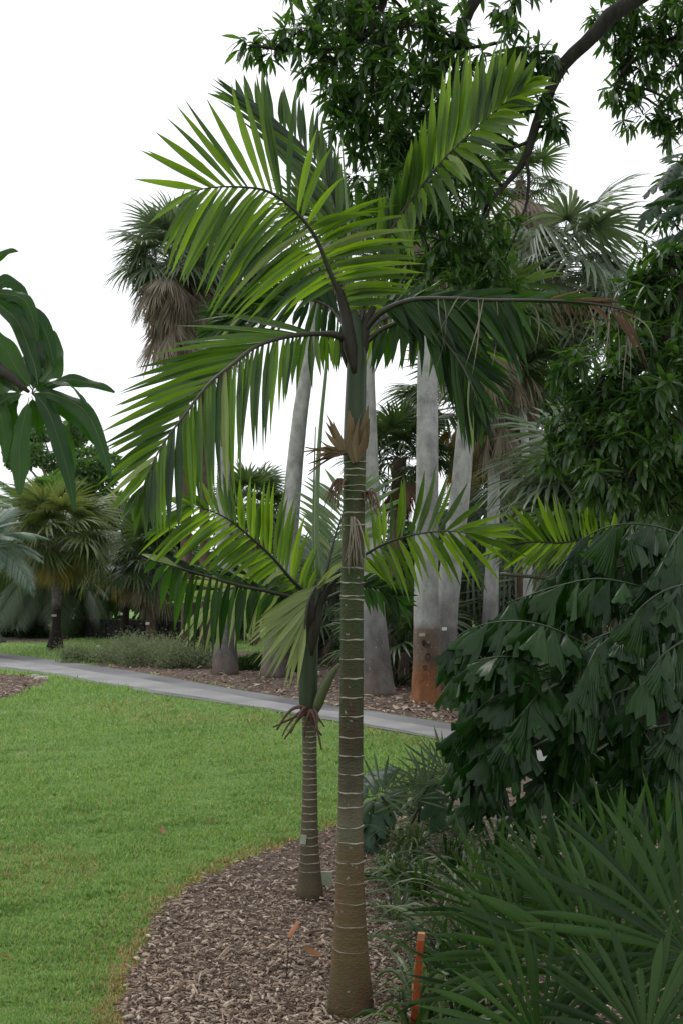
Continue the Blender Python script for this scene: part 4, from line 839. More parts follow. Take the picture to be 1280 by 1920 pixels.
broad_tree('green tree behind the drooping white trunk', (590, 1190), 38, rb(520, 700, 1020, 1160, 14, 32, 2), 12000, .2, M['foliage_light'], .2)
broad_tree('dark tree behind the thick grey trunks', (760, 1200), 32, rb(680, 850, 980, 1170, 18, 34, 2), 16000, .18, M['foliage'], .2)
broad_tree('dark tree behind the fan palms at right', (930, 1210), 28, rb(860, 1080, 700, 1170, 30, 40, 2), 24000, .17, M['foliage'], .2)
broad_tree('shadowy tree at the right behind the mango', (1180, 1220), 22, rb(1060, 1330, 620, 1200, 36, 46, 1.5), 26000, .15, M['foliage'], .2)
# dense wood closing the far side of the garden
Ch = [[x_, 62 + rnd.uniform(-2, 2), rnd.uniform(.5, 3.4)] for x_ in np.arange(-34, 40, .8)] + [[x_, 64 + rnd.uniform(-2, 2), rnd.uniform(2.5, 5)] for x_ in np.arange(-34, 40, 1.6)]
A, P, S = tree_leaves(Ch, [rnd.uniform(1.2, 2.2) for _ in Ch], 30000, .5, .9); k = P[:, 2] > 0
tag(link(scatter_mesh('wood', TQ, A[k] * S[k][:, None, None], P[k]), 'wood', M['foliage']), 'dense dark wood closing the far side of the garden', 'wood', kind='stuff')
# small shrubs under the left trees
def shrub(label, px, py, Y, w, h, n, size, mat, name='shrub', group='shrubs beyond the path', wisp=False):
    c = W(px, py, Y); root = thing(name, label, 'shrub', [c[0], Y, 0], group); s = Y / F; C = []; Rr = []
    for _ in range(14):
        C.append([c[0] + rnd.uniform(-.5, .5) * w * s, Y + rnd.uniform(-.3, .3) * w * s * .6, rnd.uniform(.15, .7) * h * s]); Rr.append(h * s * rnd.uniform(.25, .42))
    mb = MB()
    for q in C: tube(mb, spline([(c[0] + rnd.uniform(-.05, .05), Y, 0), (np.array(q) + [c[0], Y, 0]) / 2 + rng.normal(0, .03, 3), q], 5), np.linspace(.012, .004, 5), 4)
    tag(link(mb.mesh('stems', wloc(root)), 'stems', trunk_bark, root, wloc(root)), kind='stuff')
    A, P, S = tree_leaves(C, Rr, n, size, .9, .2); k = P[:, 2] > 0
    if wisp: P = P + rng.normal(0, .5, P.shape) * [.35, .3, .22] * (rng.random((len(P), 1)) < .8); A[:, :, 0] *= .6; k = P[:, 2] > 0
    tag(link(scatter_mesh('foliage', TQ, A[k] * S[k][:, None, None], P[k] - wloc(root)), 'foliage', mat, root, wloc(root)), kind='stuff')
for i, (px, py, Y, w, h) in enumerate([(180, 1246, 24.5, 110, 34), (240, 1250, 23.8, 120, 52), (300, 1256, 23.0, 120, 50), (352, 1260, 22.6, 90, 40), (270, 1228, 26, 150, 44), (545, 1240, 21.5, 60, 40), (470, 1240, 22, 60, 34)]):
    shrub(['wispy grey green shrub at the left end of the low planting by the path', 'rounded wispy shrub in the low planting with a white label in it', 'dense middle shrub of the low planting along the path', 'right end shrub of the low planting beside the grey trunk', 'hind shrub of the low planting before the dark wall', 'green shrub between the two swollen grey trunk bases', 'small green shrub at the foot of the leftmost grey trunk'][i], px, py, Y, w, h, 9000, .05, M['bush'] if i < 5 else M['foliage_light'], wisp=i < 5)
for i, (px, py, Y, w, h, m_) in enumerate([(30, 1186, 39, 60, 36, 'foliage'), (62, 1190, 37.5, 40, 30, 'foliage'), (-10, 1188, 38, 50, 34, 'foliage'), (145, 1188, 37.8, 30, 26, 'foliage_light')]):
    shrub(['dark round shrub under the thick trunked feather palm', 'dark shrub at the foot of the slim feather palm', 'dark shrub at the far left edge of the garden', 'low bright green shrub at the left end of the wall'][i], px, py, Y, w, h, 2500, .13, M[m_])
for i, (px, Y, w, h) in enumerate([(900, 21.5, 150, 95), (720, 23, 130, 70), (1010, 16, 140, 110), (1120, 12, 200, 190), (1250, 10.5, 240, 260), (640, 27, 100, 60)]):
    shrub(['dense shrub behind the thin grey trunk', 'dense shrub behind the thick grey trunks', 'tall shrub at the foot of the big fan palm', 'dark undergrowth behind the fishtail palm', 'dark undergrowth at the right behind the fishtail palm', 'shrub in the gap behind the small palm'][i], px, 1250, Y, w, h, 9000, .13, M['foliage'])

# dark stone wall, built of stones
wall = thing('stone_wall', 'low dark stone wall at the far side of the left lawn', 'wall', [W(215, 1197, 37.2)[0], 37.2, 0])
stone_mat = bark_mat('dark_stone', [(.3, (.012, .012, .012)), (.7, (.035, .034, .032))], 8, (1, 1, 1), .9, .8, 12)
A0, B0 = W(128, 1197, 38.5), W(420, 1206, 33.5); A0[2] = B0[2] = 0; dv = B0 - A0; Lw = np.linalg.norm(dv); dv /= Lw; nv = np.array([-dv[1], dv[0], 0])
mb = MB(); Rt = np.stack([dv, nv, [0, 0, 1]], -1); box(mb, (A0 + B0) / 2 + [0, 0, .30], Lw, .22, .62, Rt); link(mb.mesh('wall_core', wloc(wall), False), 'wall_core', stone_mat, wall, wloc(wall))
stones = [MB() for _ in range(4)]
for q in range(4):
    r = random.Random(q); V = []
    for x in (-.5, .5):
        for y in (-.5, .5):
            for z in (-.5, .5): V.append((x * r.uniform(.8, 1), y * r.uniform(.9, 1), z * r.uniform(.8, 1)))
    stones[q].add(V, [(0, 1, 3, 2), (4, 6, 7, 5), (0, 4, 5, 1), (2, 3, 7, 6), (0, 2, 6, 4), (1, 5, 7, 3)])
sm = [s.mesh('stone', smooth=False) for s in stones]
for s in sm: s.materials.append(stone_mat)
for row in range(4):
    x = rnd.uniform(0, .2)
    while x < Lw:
        w = rnd.uniform(.26, .5)
        if x + w > Lw: break
        o = place(sm[rnd.randrange(4)], 'stone', Rt, A0 + dv * (x + w / 2) - nv * .12 + [0, 0, .09 + row * .165], 1, wall)
        o.scale = (w * .97, .12 + rnd.uniform(-.02, .03), .158); x += w
# strappy plants by the wall
def strap_plant(label, P, n, ln, wd, mat, seed, droop=.6, name='strap_plant', group='strappy plants in the beds', spreadz=(25, 80), cap=300):
    r = random.Random(seed); root = thing(name, label, 'plant', [P[0], P[1], 0], group); b = Budget(root, 'leaf', 'leaves', cap)
    for i in range(n):
        az = r.uniform(0, 6.283); el = R(r.uniform(*spreadz)); L_ = ln * r.uniform(.6, 1.15)
        d = np.array([math.cos(az) * math.cos(el), math.sin(az) * math.cos(el), math.sin(el)])
        p0 = np.array([P[0] + r.uniform(-.04, .04), P[1] + r.uniform(-.04, .04), 0.0]); p1 = p0 + d * L_ * .6; p2 = p0 + d * L_ * .9 + np.array([d[0] * .25 * L_, d[1] * .25 * L_, -droop * L_ * r.uniform(.4, 1.2)])
        p2[2] = max(p2[2], .02)
        V, Fc = blade_vf(p0, p1, p2, np.cross(d, [0, 0, 1]) + rng.normal(0, .2, 3), wd * r.uniform(.7, 1.2), 7, .4, .04, .4, r.gauss(0, .5)); b.add(V, Fc, mat, root, L_)
    b.flush()
strap_plant('clump of glossy strap leaves at the left end of the wall', G(125, 1196), 40, .8, .08, M['foliage_light'], 3, .4)
strap_plant('upright strappy plant by two white labels beyond the path', G(333, 1226), 40, .7, .06, M['foliage_light'], 4, .3)
strap_plant('spiky young plant between the thick grey trunks', G(742, 1290), 26, .6, .05, M['fan'], 5, .3)
# pale far post and yellow post behind the wall
pp = thing('post', 'pale concrete post standing behind the wall', 'post', G(170, 1192)); Yp = G(170, 1192)[1]; mb = MB(); tube(mb, [(wloc(pp)[0], Yp, 0), (wloc(pp)[0], Yp, 1.6), (wloc(pp)[0], Yp, 1.65)], [.17, .16, .1], 12); link(mb.mesh('shaft', wloc(pp)), 'shaft', M['white'] if False else flat_mat('weathered_concrete', (.3, .3, .29), .9), pp, wloc(pp))
pq = thing('post', 'short yellow post at the left end of the wall', 'post', G(143, 1191)); Yq = G(143, 1191)[1]; mb = MB(); tube(mb, [(wloc(pq)[0], Yq, 0), (wloc(pq)[0] + .03, Yq, 1.2), (wloc(pq)[0] + .03, Yq, 1.24)], [.07, .07, .05], 10); link(mb.mesh('shaft', wloc(pq)), 'shaft', M['yellow'], pq, wloc(pq))

# labels on stakes
for i, (x, y, by, lb_) in enumerate([(185, 1213, 1232, 'white plant label among the wispy shrubs'), (282, 1207, 1222, 'small white plant label near the right end of the wall'), (345, 1223, 1232, 'white plant label at the foot of the strappy plant'), (365, 1220, 1230, 'white plant label on the grass right of the strappy plant'), (595, 1262, 1278, 'small white label behind the small palm crownshaft'), (775, 1271, 1288, 'white plant label left of the orange based trunk')]):
    b = G(x, by); t = thing('plant_label', lb_, 'label', b, 'white plant labels on stakes'); c = W(x, y, b[1]); s = b[1] / F
    tube_obj('stake', [b + [0, 0, -.02], (b + c) / 2, c], .006, M['black'], t, 5)
    mb = MB(); a = R(35); Rt2 = np.array([[1, 0, 0], [0, math.cos(a), -math.sin(a)], [0, math.sin(a), math.cos(a)]]); box(mb, c + [0, -.02, 0], 8 * s, .01, 7 * s, Rt2); link(mb.mesh('plate', c, False), 'plate', M['white'], t, c)
# black sign at the left edge
b = G(-2, 1240); t = thing('sign', 'black slanted display sign at the left edge by the path', 'sign', b); c = W(-4, 1194, b[1])
tube_obj('post', [b, (b + c) / 2, c], .03, M['black'], t, 8)
mb = MB(); a = R(-50); Rz = np.array([[math.cos(a), 0, -math.sin(a)], [0, 1, 0], [math.sin(a), 0, math.cos(a)]]); box(mb, c, .36, .5, .03, np.array([[math.cos(R(42)), 0, math.sin(R(42))], [0, 1, 0], [-math.sin(R(42)), 0, math.cos(R(42))]])); link(mb.mesh('panel', c, False), 'panel', M['black'], t, c)
# pale flat stones beside the path
for i, (x, y, w) in enumerate([(82, 1273, .34), (68, 1270, .22)]):
    b = G(x, y); mb = MB(); r = random.Random(i + 3); k = 9
    ring = [(math.cos(2 * math.pi * j / k) * w * .5 * r.uniform(.8, 1.1), math.sin(2 * math.pi * j / k) * w * .28 * r.uniform(.8, 1.1)) for j in range(k)]
    V = [(b[0] + x_, b[1] + y_, 0) for x_, y_ in ring] + [(b[0] + x_ * .85, b[1] + y_ * .85, .05) for x_, y_ in ring]
    mb.add(V, [(j, (j + 1) % k, k + (j + 1) % k, k + j) for j in range(k)] + [tuple(range(k, 2 * k))])
    tag(link(mb.mesh('flat_stone', b, False), 'flat_stone', flat_mat('pale_stone', (.5, .49, .45), .9), None, b), ['larger pale flat stone between the path and the left mulch', 'smaller pale flat stone between the path and the left mulch'][i], 'stone', 'flat stones by the path')

# ------------------------------------------------------------------ mango tree over the scene
MT = [tmpl_mango(4, .23, .25, .01), tmpl_mango(4, .27, .4, .012), tmpl_mango(4, .2, .15, .008)]
mango_bark = bark_mat('mango_bark', [(.3, (.02, .018, .016)), (.7, (.06, .052, .045))], 9, (1, 1, .4), .9, .7, 40)
def rosettes(C, Rr, n, per, ln, down=.55, flatY=1.2):
    d = unit(rng.normal(size=(n, 3))); P0 = C + d * (Rr * (.35 + .65 * rng.random(n) ** .6))[:, None] * [1, flatY, .9]
    A_, P_, S_ = [], [], []
    for i in range(n):
        ax = unit(d[i] + [0, 0, -.15] + rng.normal(0, .4, 3)); k = rnd.randint(per - 3, per + 3); a0 = rnd.uniform(0, 6.28)
        u = unit(np.cross(ax, [.3, .2, .9])); v = np.cross(ax, u)
        for j in range(k):
            a = a0 + j * 2.4; op = R(rnd.uniform(35, 100)); D = ax * math.cos(op) + (u * math.cos(a) + v * math.sin(a)) * math.sin(op) + np.array([0, 0, -down]) * rnd.uniform(.5, 1.4)
            D = unit(D); upv = np.array([0, 0, 1.]) + rng.normal(0, .3, 3)
            A_.append(basis(D, upv)); P_.append(P0[i] + ax * rnd.uniform(-.04, .03)); S_.append(ln * rnd.uniform(.65, 1.2))
    return P0, A_, P_, S_
def mango(label, base, blobs, limbs, trunk, per, ln, mat, group=None, cap=300):
    root = thing('mango_tree', label, 'tree', base, group)
    tube_obj('trunk', spline(trunk[0], 14), np.linspace(*trunk[1], 14), mango_bark, root, 14, .04)
    LP = []
    for pts, r0, r1 in limbs:
        P = spline(pts, 24); P[1:-1] += np.cumsum(rng.normal(0, .006, (22, 3)), 0) * np.linspace(0, 1, 22)[:, None] * np.linspace(1, 0, 22)[:, None] * 2
        tube_obj('limb', P, np.linspace(r0, r1, 24), mango_bark, root, 10, .05); LP.append(P[4:])
    LP = np.concatenate(LP); lx, ly, _ = proj(LP); vis = (lx > -60) & (lx < 1340) & (ly > -60); A, Pp, S = [], [], []; tw = MB()
    for (x, y, Y, r, n) in blobs:
        C = W(x, y, Y) if r > 3 else np.array([x, y, Y]); Rr = r / F * Y if r > 3 else r
        dd = np.linalg.norm(LP - C, axis=1) + (0 if r > 3 else 99 * vis); i = int(np.argmin(dd)); a = LP[i]
        if np.linalg.norm(C - a) > .05: tube(tw, spline([a, (a + C) / 2 + rng.normal(0, .07, 3), C], 8), np.linspace(.016, .007, 8), 5)
        P0, A1, P1, S1 = rosettes(C, np.full(n, Rr * 1.12), n, per, ln); A += A1; Pp += P1; S += S1
        for q in P0: tube(tw, spline([C + (q - C) * .15, (C + q) / 2 + rng.normal(0, .02, 3), q], 4), np.linspace(.006, .003, 4), 3, False)
    tag(link(tw.mesh('twigs', wloc(root)), 'twigs', mango_bark, root, wloc(root)), kind='stuff')
    leaf_set(root, MT, np.array(A), np.array(Pp), np.array(S), mat, cap=cap)
    return root
Yb = 8.0
bl = [(470, 88, 8.2, 22, 5), (505, 85, 8.2, 24, 6), (560, 62, 8.2, 40, 12), (600, 110, 8.2, 52, 18), (640, 30, 8.4, 55, 18), (700, 80, 8.2, 60, 22), (765, 50, 8.2, 60, 22), (700, 170, 8.2, 60, 22), (625, 175, 8.2, 45, 14), (765, 170, 8.0, 60, 22), (825, 60, 8.2, 50, 16),
      (640, 240, 8.2, 45, 14), (700, 265, 8.2, 55, 20), (760, 270, 8.2, 55, 18), (820, 190, 8.2, 55, 18), (660, 330, 8.4, 50, 16), (860, 370, 8.0, 55, 20), (900, 430, 8.0, 55, 20), (840, 455, 8.0, 55, 20), (915, 505, 8.0, 50, 18), (780, 400, 8.2, 55, 18), (880, 310, 8.0, 50, 16),
      (960, 90, 7.8, 38, 10), (1000, 105, 7.8, 34, 8), (1042, 112, 7.8, 26, 5), (965, 8, 7.8, 34, 7), (1030, 230, 7.8, 26, 5), (1010, 185, 7.8, 26, 5), (850, 530, 8.0, 50, 18), (930, 565, 8.0, 45, 14), (760, 480, 8.2, 50, 18), (745, 350, 8.2, 50, 16), (965, 175, 7.9, 36, 9), (820, 120, 8.2, 50, 16), (880, 130, 8.0, 36, 10), (930, 250, 8.0, 34, 8), (700, 420, 8.4, 50, 14), (760, 540, 8.3, 50, 14), (700, -60, 8.4, 90, 26), (850, -80, 8.4, 90, 26), (560, -30, 8.4, 60, 10)]
bl += [(1150, 55, 9.5, 42, 14), (1220, 40, 9.5, 52, 20), (1265, 120, 9.5, 52, 20), (1200, 125, 9.5, 45, 16), (1155, 175, 9.5, 26, 8), (1205, 215, 9.5, 36, 12), (1260, 215, 9.5, 40, 16), (1120, 40, 9.5, 22, 5), (1290, 30, 9.5, 60, 20)]
bl += [(1215, 520, 7.6, 34, 9), (1262, 480, 7.6, 40, 12), (1255, 560, 7.6, 50, 20), (1240, 640, 7.4, 50, 20), (1180, 640, 7.4, 40, 14), (1180, 695, 7.2, 50, 20), (1120, 720, 7.2, 50, 20), (1075, 690, 7.2, 34, 10), (1065, 790, 7.2, 40, 14), (1040, 845, 7.2, 28, 8), (1110, 830, 7.0, 50, 20), (1165, 800, 7.0, 50, 20), (1225, 760, 7.0, 60, 26), (1255, 855, 6.8, 60, 26), (1185, 885, 6.8, 50, 20), (1130, 900, 6.8, 40, 14), (1270, 700, 7.2, 50, 20), (1210, 600, 7.8, 40, 12), (1150, 760, 7.8, 70, 26), (1240, 800, 8.0, 80, 30), (1250, 940, 7.0, 50, 16)]
bl += [(1285, 300, 8.8, 40, 14), (1262, 500, 8.4, 44, 16), (1220, 580, 8.4, 40, 14), (1130, 640, 8.4, 40, 12), (600, 30, 8.6, 46, 14), (660, 140, 8.8, 60, 20), (740, 230, 8.8, 60, 20), (820, 420, 8.8, 60, 20), (900, 480, 8.8, 60, 20), (700, 20, 8.8, 60, 20)]
bl += [(1265, 420, 7.8, 34, 10), (1230, 470, 7.8, 26, 6), (1285, 340, 8.6, 34, 10), (1200, 545, 7.8, 36, 12), (1270, 620, 7.8, 60, 24), (1160, 590, 7.8, 30, 9), (1240, 690, 8.2, 60, 22), (1170, 20, 9.5, 34, 10), (1250, 60, 9.5, 50, 18), (1190, 80, 9.5, 44, 14), (1275, 250, 9.5, 34, 10)]
bl += [(1420, 700, 7.5, 150, 40), (1450, 350, 7.8, 160, 40), (1500, 950, 6.5, 150, 30), (1450, -50, 8.5, 170, 40), (1150, -120, 9, 130, 30), (1750, 400, 8, 260, 60), (1700, 0, 8, 260, 60)]  # foliage beyond the right edge, unseen, added to shade the planting below
for _ in range(44):                                       # same canopy carried on overhead, out of view, added to shade the right side
    X_, Y_, Z_ = rnd.uniform(.5, 5.5), rnd.uniform(-.5, 7.5), rnd.uniform(5.8, 7.6)
    if proj(np.array([X_, Y_, Z_ - .8]))[1] < -60 or Y_ < 1: bl.append((X_, Y_, Z_, .75, 22))
tb = np.array([4.6, 8.6, 0])
top_ = np.array([4.3, 8.5, 4.0])
limbs = [([top_, W(1420, -60, 8.3), W(1190, 0, 8.0), W(1105, 72, 7.9), W(1050, 128, 7.9), W(1010, 215, 7.9), W(985, 290, 7.95), W(955, 335, 8.0), W(912, 385, 8.0)], .085, .012),
         ([W(1500, -140, 8.6), W(1100, -170, 8.6), W(960, -90, 8.5), W(893, 0, 8.3), W(868, 55, 8.3), W(840, 120, 8.2), W(800, 200, 8.2)], .09, .014),
         ([W(868, 55, 8.3), W(860, 110, 8.2), W(835, 180, 8.2), W(800, 300, 8.2), W(780, 420, 8.2)], .035, .01),
         ([W(960, -90, 8.5), W(760, -60, 8.5), W(690, 60, 8.4), W(620, 90, 8.3), W(540, 95, 8.2)], .05, .008),
         ([W(985, 290, 7.95), W(990, 360, 7.95), W(970, 420, 7.95), W(945, 490, 8.0)], .016, .006),
         ([W(840, 120, 8.2), W(760, 170, 8.3), W(700, 230, 8.3), W(660, 320, 8.4)], .03, .008),
         ([top_, W(1400, 380, 8.0), W(1290, 520, 7.6), W(1240, 640, 7.4), W(1160, 720, 7.2), W(1075, 800, 7.1)], .07, .012),
         ([top_, W(1420, 600, 7.6), W(1300, 800, 7.0), W(1200, 880, 6.9)], .06, .012),
         ([top_, W(1420, 0, 9.2), W(1290, 60, 9.5), W(1190, 110, 9.5), W(1150, 160, 9.5)], .06, .01),
         ([top_, W(1600, -300, 8.4), W(1500, -140, 8.6)], .12, .09)]
mango('large mango tree spreading dark limbs and drooping leaves over the upper right', tb, bl, limbs, ([tb, tb + [-.1, 0, 1.5], tb + [-.25, -.05, 3], top_], (.28, .15)), 10, .15, M['mango'])
# near mango spray at the left edge
Yn = 2.3
nb = np.array([-2.4, 2.9, 0]); root = thing('mango_tree', 'mango branch end with long wavy hanging leaves close up at the left edge', 'tree', nb)
tube_obj('trunk', spline([nb, nb + [.1, -.1, 1], nb + [.3, -.3, 2.2]], 12), np.linspace(.12, .07, 12), mango_bark, root, 12, .04)
tube_obj('limb', spline([nb + [.3, -.3, 2.2], W(-420, 520, 2.5), W(-160, 640, 2.35), W(-10, 690, Yn), W(55, 735, Yn)], 20), np.linspace(.05, .004, 20), mango_bark, root, 8)
tube_obj('limb', spline([W(-160, 640, 2.35), W(-90, 560, 2.3), W(-30, 560, Yn)], 10), np.linspace(.008, .004, 10), mango_bark, root, 6)
hub = (60, 738)
def big_leaf(a, c, b, Y, dY, w, tw=0., ww=1.):
    p0, p1, p2 = W(*a, Y), W(*c, Y + dY * .5), W(*b, Y + dY); V = []; n = 18
    for i in range(n + 1):
        s = i / n; p = (1 - s) ** 2 * p0 + 2 * s * (1 - s) * p1 + s * s * p2; D = unit(2 * (1 - s) * (p1 - p0) + 2 * s * (p2 - p1))
        wd = unit(np.cross(D, np.array([math.sin(tw), -math.cos(tw), .25]))); nr = np.cross(D, wd)
        sh = max(.02, math.sin(math.pi * min(1, s * .96 + .02)) ** .7) if s > .06 else .06
        h = .35 * w / F * Y * sh; wv = .38 * h * math.sin(s * 15 * ww + a[0]); p = p + wd * .10 * h * math.sin(s * 9 + b[1]) + np.array([0, 0, .12 * h * math.sin(s * 13 + b[0])])
        V += [p - wd * h + nr * (.25 * h + wv), p - wd * h * .5 + nr * .16 * h, p, p + wd * h * .5 + nr * .16 * h, p + wd * h + nr * (.25 * h - wv)]
    Fc = [(5 * i + j, 5 * i + j + 1, 5 * i + 6 + j, 5 * i + 5 + j) for i in range(n) for j in range(4)]
    mb = MB(); mb.add(V, Fc); lf = link(mb.mesh('leaf', p0), 'leaf', M['mango_near'], root, p0)
    mb = MB(); tube(mb, np.array(V)[2::5], np.linspace(.0009, .0003, n + 1), 5); link(mb.mesh('midrib', p0), 'midrib', M['midrib'], lf, p0)
for L_ in [(hub, (140, 690), (216, 736), -.02, 34, .3), (hub, (120, 680), (168, 765), -.08, 26, 1.0), (hub, (175, 720), (208, 898), -.1, 44, .2), (hub, (110, 760), (140, 958), -.08, 48, 0), (hub, (150, 830), (132, 900), .05, 40, .3),
           ((55, 745), (30, 850), (38, 928), -.05, 52, 0), ((60, 742), (75, 800), (66, 818), .1, 40, .2), ((72, 728), (60, 600), (-25, 555), .1, 46, .1), ((62, 732), (10, 660), (-30, 600), 0, 60, 0), ((75, 722), (110, 690), (100, 620), .08, 60, 0), ((45, 740), (0, 740), (-40, 800), 0, 40, .4), ((50, 735), (10, 700), (-20, 760), .1, 50, 0),
           ((-30, 560), (60, 520), (70, 640), 0, 40, 0), ((-30, 555), (90, 560), (102, 690), .02, 50, .1), ((-40, 545), (0, 455), (35, 472), 0, 22, .6), ((-40, 640), (10, 760), (10, 865), 0, 50, 0), ((-30, 700), (0, 720), (30, 650), .1, 60, 0), ((-20, 560), (20, 480), (60, 590), .05, 40, .3), (hub, (90, 650), (15, 560), .12, 62, .1), (hub, (130, 745), (185, 840), .08, 44, .1), ((40, 738), (-10, 790), (20, 850), .06, 56, .1), ((50, 730), (60, 680), (70, 600), .14, 64, .1), ((40, 735), (-20, 690), (-40, 640), .1, 64, .1), ((-30, 690), (20, 640), (45, 700), .16, 70, 0)]:
    big_leaf(L_[0], L_[1], L_[2], Yn, L_[3], L_[4], L_[5])

# ------------------------------------------------------------------ lobed-leaf tree at right edge
def lobed_mesh(name, seed, nl=5):
    r = random.Random(seed); mb = MB(); V, Fc = [], []; n = nl * 4; L_, Rt_ = [], []
    for i in range(n + 1):
        s = i / n; env = .34 * math.sin(math.pi * (.1 + .86 * s)) ** .7; ph = i % 4; k = {0: .3, 1: .85, 2: 1.0, 3: .75}[ph]
        y = s + (.05 if ph in (2, 3) else 0); z = -.3 * s * s
        V += [(-env * k, y + .1 * k, z - .10 * k * k), (-env * k * .5, s + .03, z + .01), (0, s, z), (env * k * .5, s + .03, z + .01), (env * k, y + .1 * k, z - .10 * k * k)]
    Fc = [(5 * i + j, 5 * i + j + 1, 5 * i + 6 + j, 5 * i + 5 + j) for i in range(n) for j in range(4)]
    mb.add(V, Fc); m = mb.mesh(name); m.materials.append(M['lobed']); return m
LB = [lobed_mesh('leaf', i) for i in range(3)]
lt = thing('lobed_leaf_tree', 'tree with large deeply lobed leaves reaching in from the right edge', 'tree', [3.4, 7.0, 0])
l0 = np.array([3.4, 7.0, 0]); tube_obj('trunk', spline([l0, l0 + [0, 0, 2], W(1480, 330, 6.9)], 12), np.linspace(.1, .05, 12), mango_bark, lt, 10)
tube_obj('limb', spline([W(1480, 330, 6.9), W(1380, 300, 6.7), W(1290, 330, 6.6)], 10), np.linspace(.04, .015, 10), mango_bark, lt, 8)
for i in range(20):
    C = W(1290 + rnd.uniform(-25, 50), 325 + rnd.uniform(-35, 130), 6.6 + rnd.uniform(-.3, .3)); az = R(rnd.uniform(120, 260)); D = np.array([math.cos(az), math.sin(az) * .7, rnd.uniform(-.9, .25)])
    place(LB[i % 3], 'leaf', basis(D, np.array([0, -.5, 1]) + rng.normal(0, .3, 3)), C, rnd.uniform(.2, .32), lt)

# ------------------------------------------------------------------ fishtail palm
ft = thing('fishtail_palm', 'large dark fishtail palm with jagged wedge leaflets filling the right side', 'palm tree', [2.2, 6.3, 0])
for bx, by, tx, ty, tz in [(2.2, 6.3, 2.1, 6.2, 2.2), (2.45, 6.5, 2.6, 6.6, 2.6), (1.95, 6.5, 1.9, 6.6, 1.7)]:
    tube_obj('trunk', spline([(bx, by, -.03), ((bx + tx) / 2, by, tz / 2), (tx, ty, tz)], 10), np.linspace(.05, .035, 10), scaly_bark, ft, 10)
WT = [tmpl_wedge(i) for i in range(4)]
wm = [np_mesh('leaflet', *t) for t in WT]
for m_ in wm: m_.materials.append(M['fishtail'])
pinnae = [  # main stalks with side branches: picture points, distance, leaflet size px
    ([(1290, 1130), (1200, 1100), (1120, 1085), (1040, 1100), (980, 1120), (950, 1130)], 5.3, 66, 16),
    ([(1100, 1210), (1040, 1180), (980, 1165), (920, 1168), (870, 1185), (838, 1215)], 5.1, 70, 16),
    ([(1010, 1250), (960, 1232), (910, 1235), (870, 1250), (842, 1275)], 5.1, 62, 12),
    ([(1300, 1010), (1220, 985), (1150, 985), (1100, 1005), (1070, 1030)], 5.5, 80, 14),
    ([(1130, 1195), (1105, 1240), (1080, 1300), (1055, 1360), (1040, 1410)], 5.0, 78, 15),
    ([(1010, 1300), (985, 1330), (965, 1370), (950, 1420)], 5.0, 74, 12),
    ([(1070, 1260), (1000, 1280), (940, 1300), (890, 1335), (860, 1370)], 5.2, 72, 15),
    ([(1000, 1400), (940, 1400), (890, 1420), (860, 1450)], 5.3, 70, 11),
    ([(1280, 1200), (1240, 1230), (1200, 1290), (1185, 1350), (1180, 1410)], 4.9, 80, 15),
    ([(1300, 1300), (1270, 1340), (1250, 1390), (1240, 1440)], 4.9, 80, 12),
    ([(1230, 1180), (1170, 1180), (1120, 1195), (1070, 1225), (1040, 1260)], 5.1, 76, 14),
    ([(1300, 1090), (1240, 1110), (1190, 1150), (1160, 1200)], 5.0, 80, 12),
    ([(1180, 1290), (1130, 1310), (1090, 1350), (1070, 1400)], 5.1, 76, 13),
    ([(1300, 1420), (1230, 1420), (1160, 1440), (1110, 1480)], 5.2, 74, 13),
    ([(1100, 1420), (1040, 1440), (1000, 1470), (980, 1500)], 5.3, 70, 11),
    ([(1260, 1060), (1180, 1060), (1110, 1080), (1060, 1120)], 5.6, 74, 13),
    ([(1300, 960), (1260, 1020), (1230, 1080), (1215, 1150)], 5.2, 84, 12),
    ([(1000, 1180), (950, 1210), (910, 1260), (880, 1310)], 5.6, 70, 14),
    ([(1180, 1220), (1100, 1250), (1030, 1310), (980, 1380)], 5.7, 74, 17),
    ([(1300, 1250), (1200, 1270), (1130, 1330), (1080, 1410)], 5.7, 78, 16),
    ([(960, 1330), (920, 1350), (880, 1390), (850, 1440)], 5.7, 70, 12),
    ([(1300, 1350), (1200, 1370), (1120, 1400), (1040, 1460)], 5.9, 76, 17),
    ([(940, 1450), (900, 1470), (870, 1500)], 5.6, 66, 9),
    ([(1300, 1150), (1250, 1180), (1180, 1240), (1140, 1300)], 5.5, 78, 14),
    ([(1300, 1480), (1200, 1480), (1100, 1500), (1020, 1530)], 5.9, 74, 15),
    ([(1120, 1130), (1050, 1150), (980, 1200), (940, 1240)], 5.8, 70, 14),
    ([(1080, 1020), (1050, 1060), (1010, 1100)], 6.0, 70, 9)]
LA, LP_, LS = [], [], []
for ip, (pts, Y, sz, nl) in enumerate(pinnae):
    P = spline([W(x, y, Y - .12 * math.sin(j * 1.1)) for j, (x, y) in enumerate(pts)], 30); T = unit(np.gradient(P, axis=0))
    tube_obj('frond', P, np.linspace(.006, .0025, 30), M['rachis_green'], ft, 6)
    for i in range(int(nl * 1.9)):
        t = (i / 1.9 + .5 + .2 * rnd.uniform(-1, 1)) / nl * 29; k = int(t); sd = 1 if i % 2 else -1
        side = unit(np.cross(T[k], [0, .3, 1])); D = T[k] * rnd.uniform(.25, .7) + side * sd * rnd.uniform(.15, .6) + np.array([0, -.15, -rnd.uniform(.5, 1.1)])
        upn = np.array([0, -.55, .75]) + side * sd * .45 + rng.normal(0, .5, 3)
        LA.append(basis(D, upn)); LP_.append(P[k]); LS.append(sz / F * Y * 1.2 * rnd.uniform(.75, 1.2))
leaf_set(ft, WT, np.array(LA), np.array(LP_), np.array(LS), M['fishtail'], 'leaflet', 'leaflets')
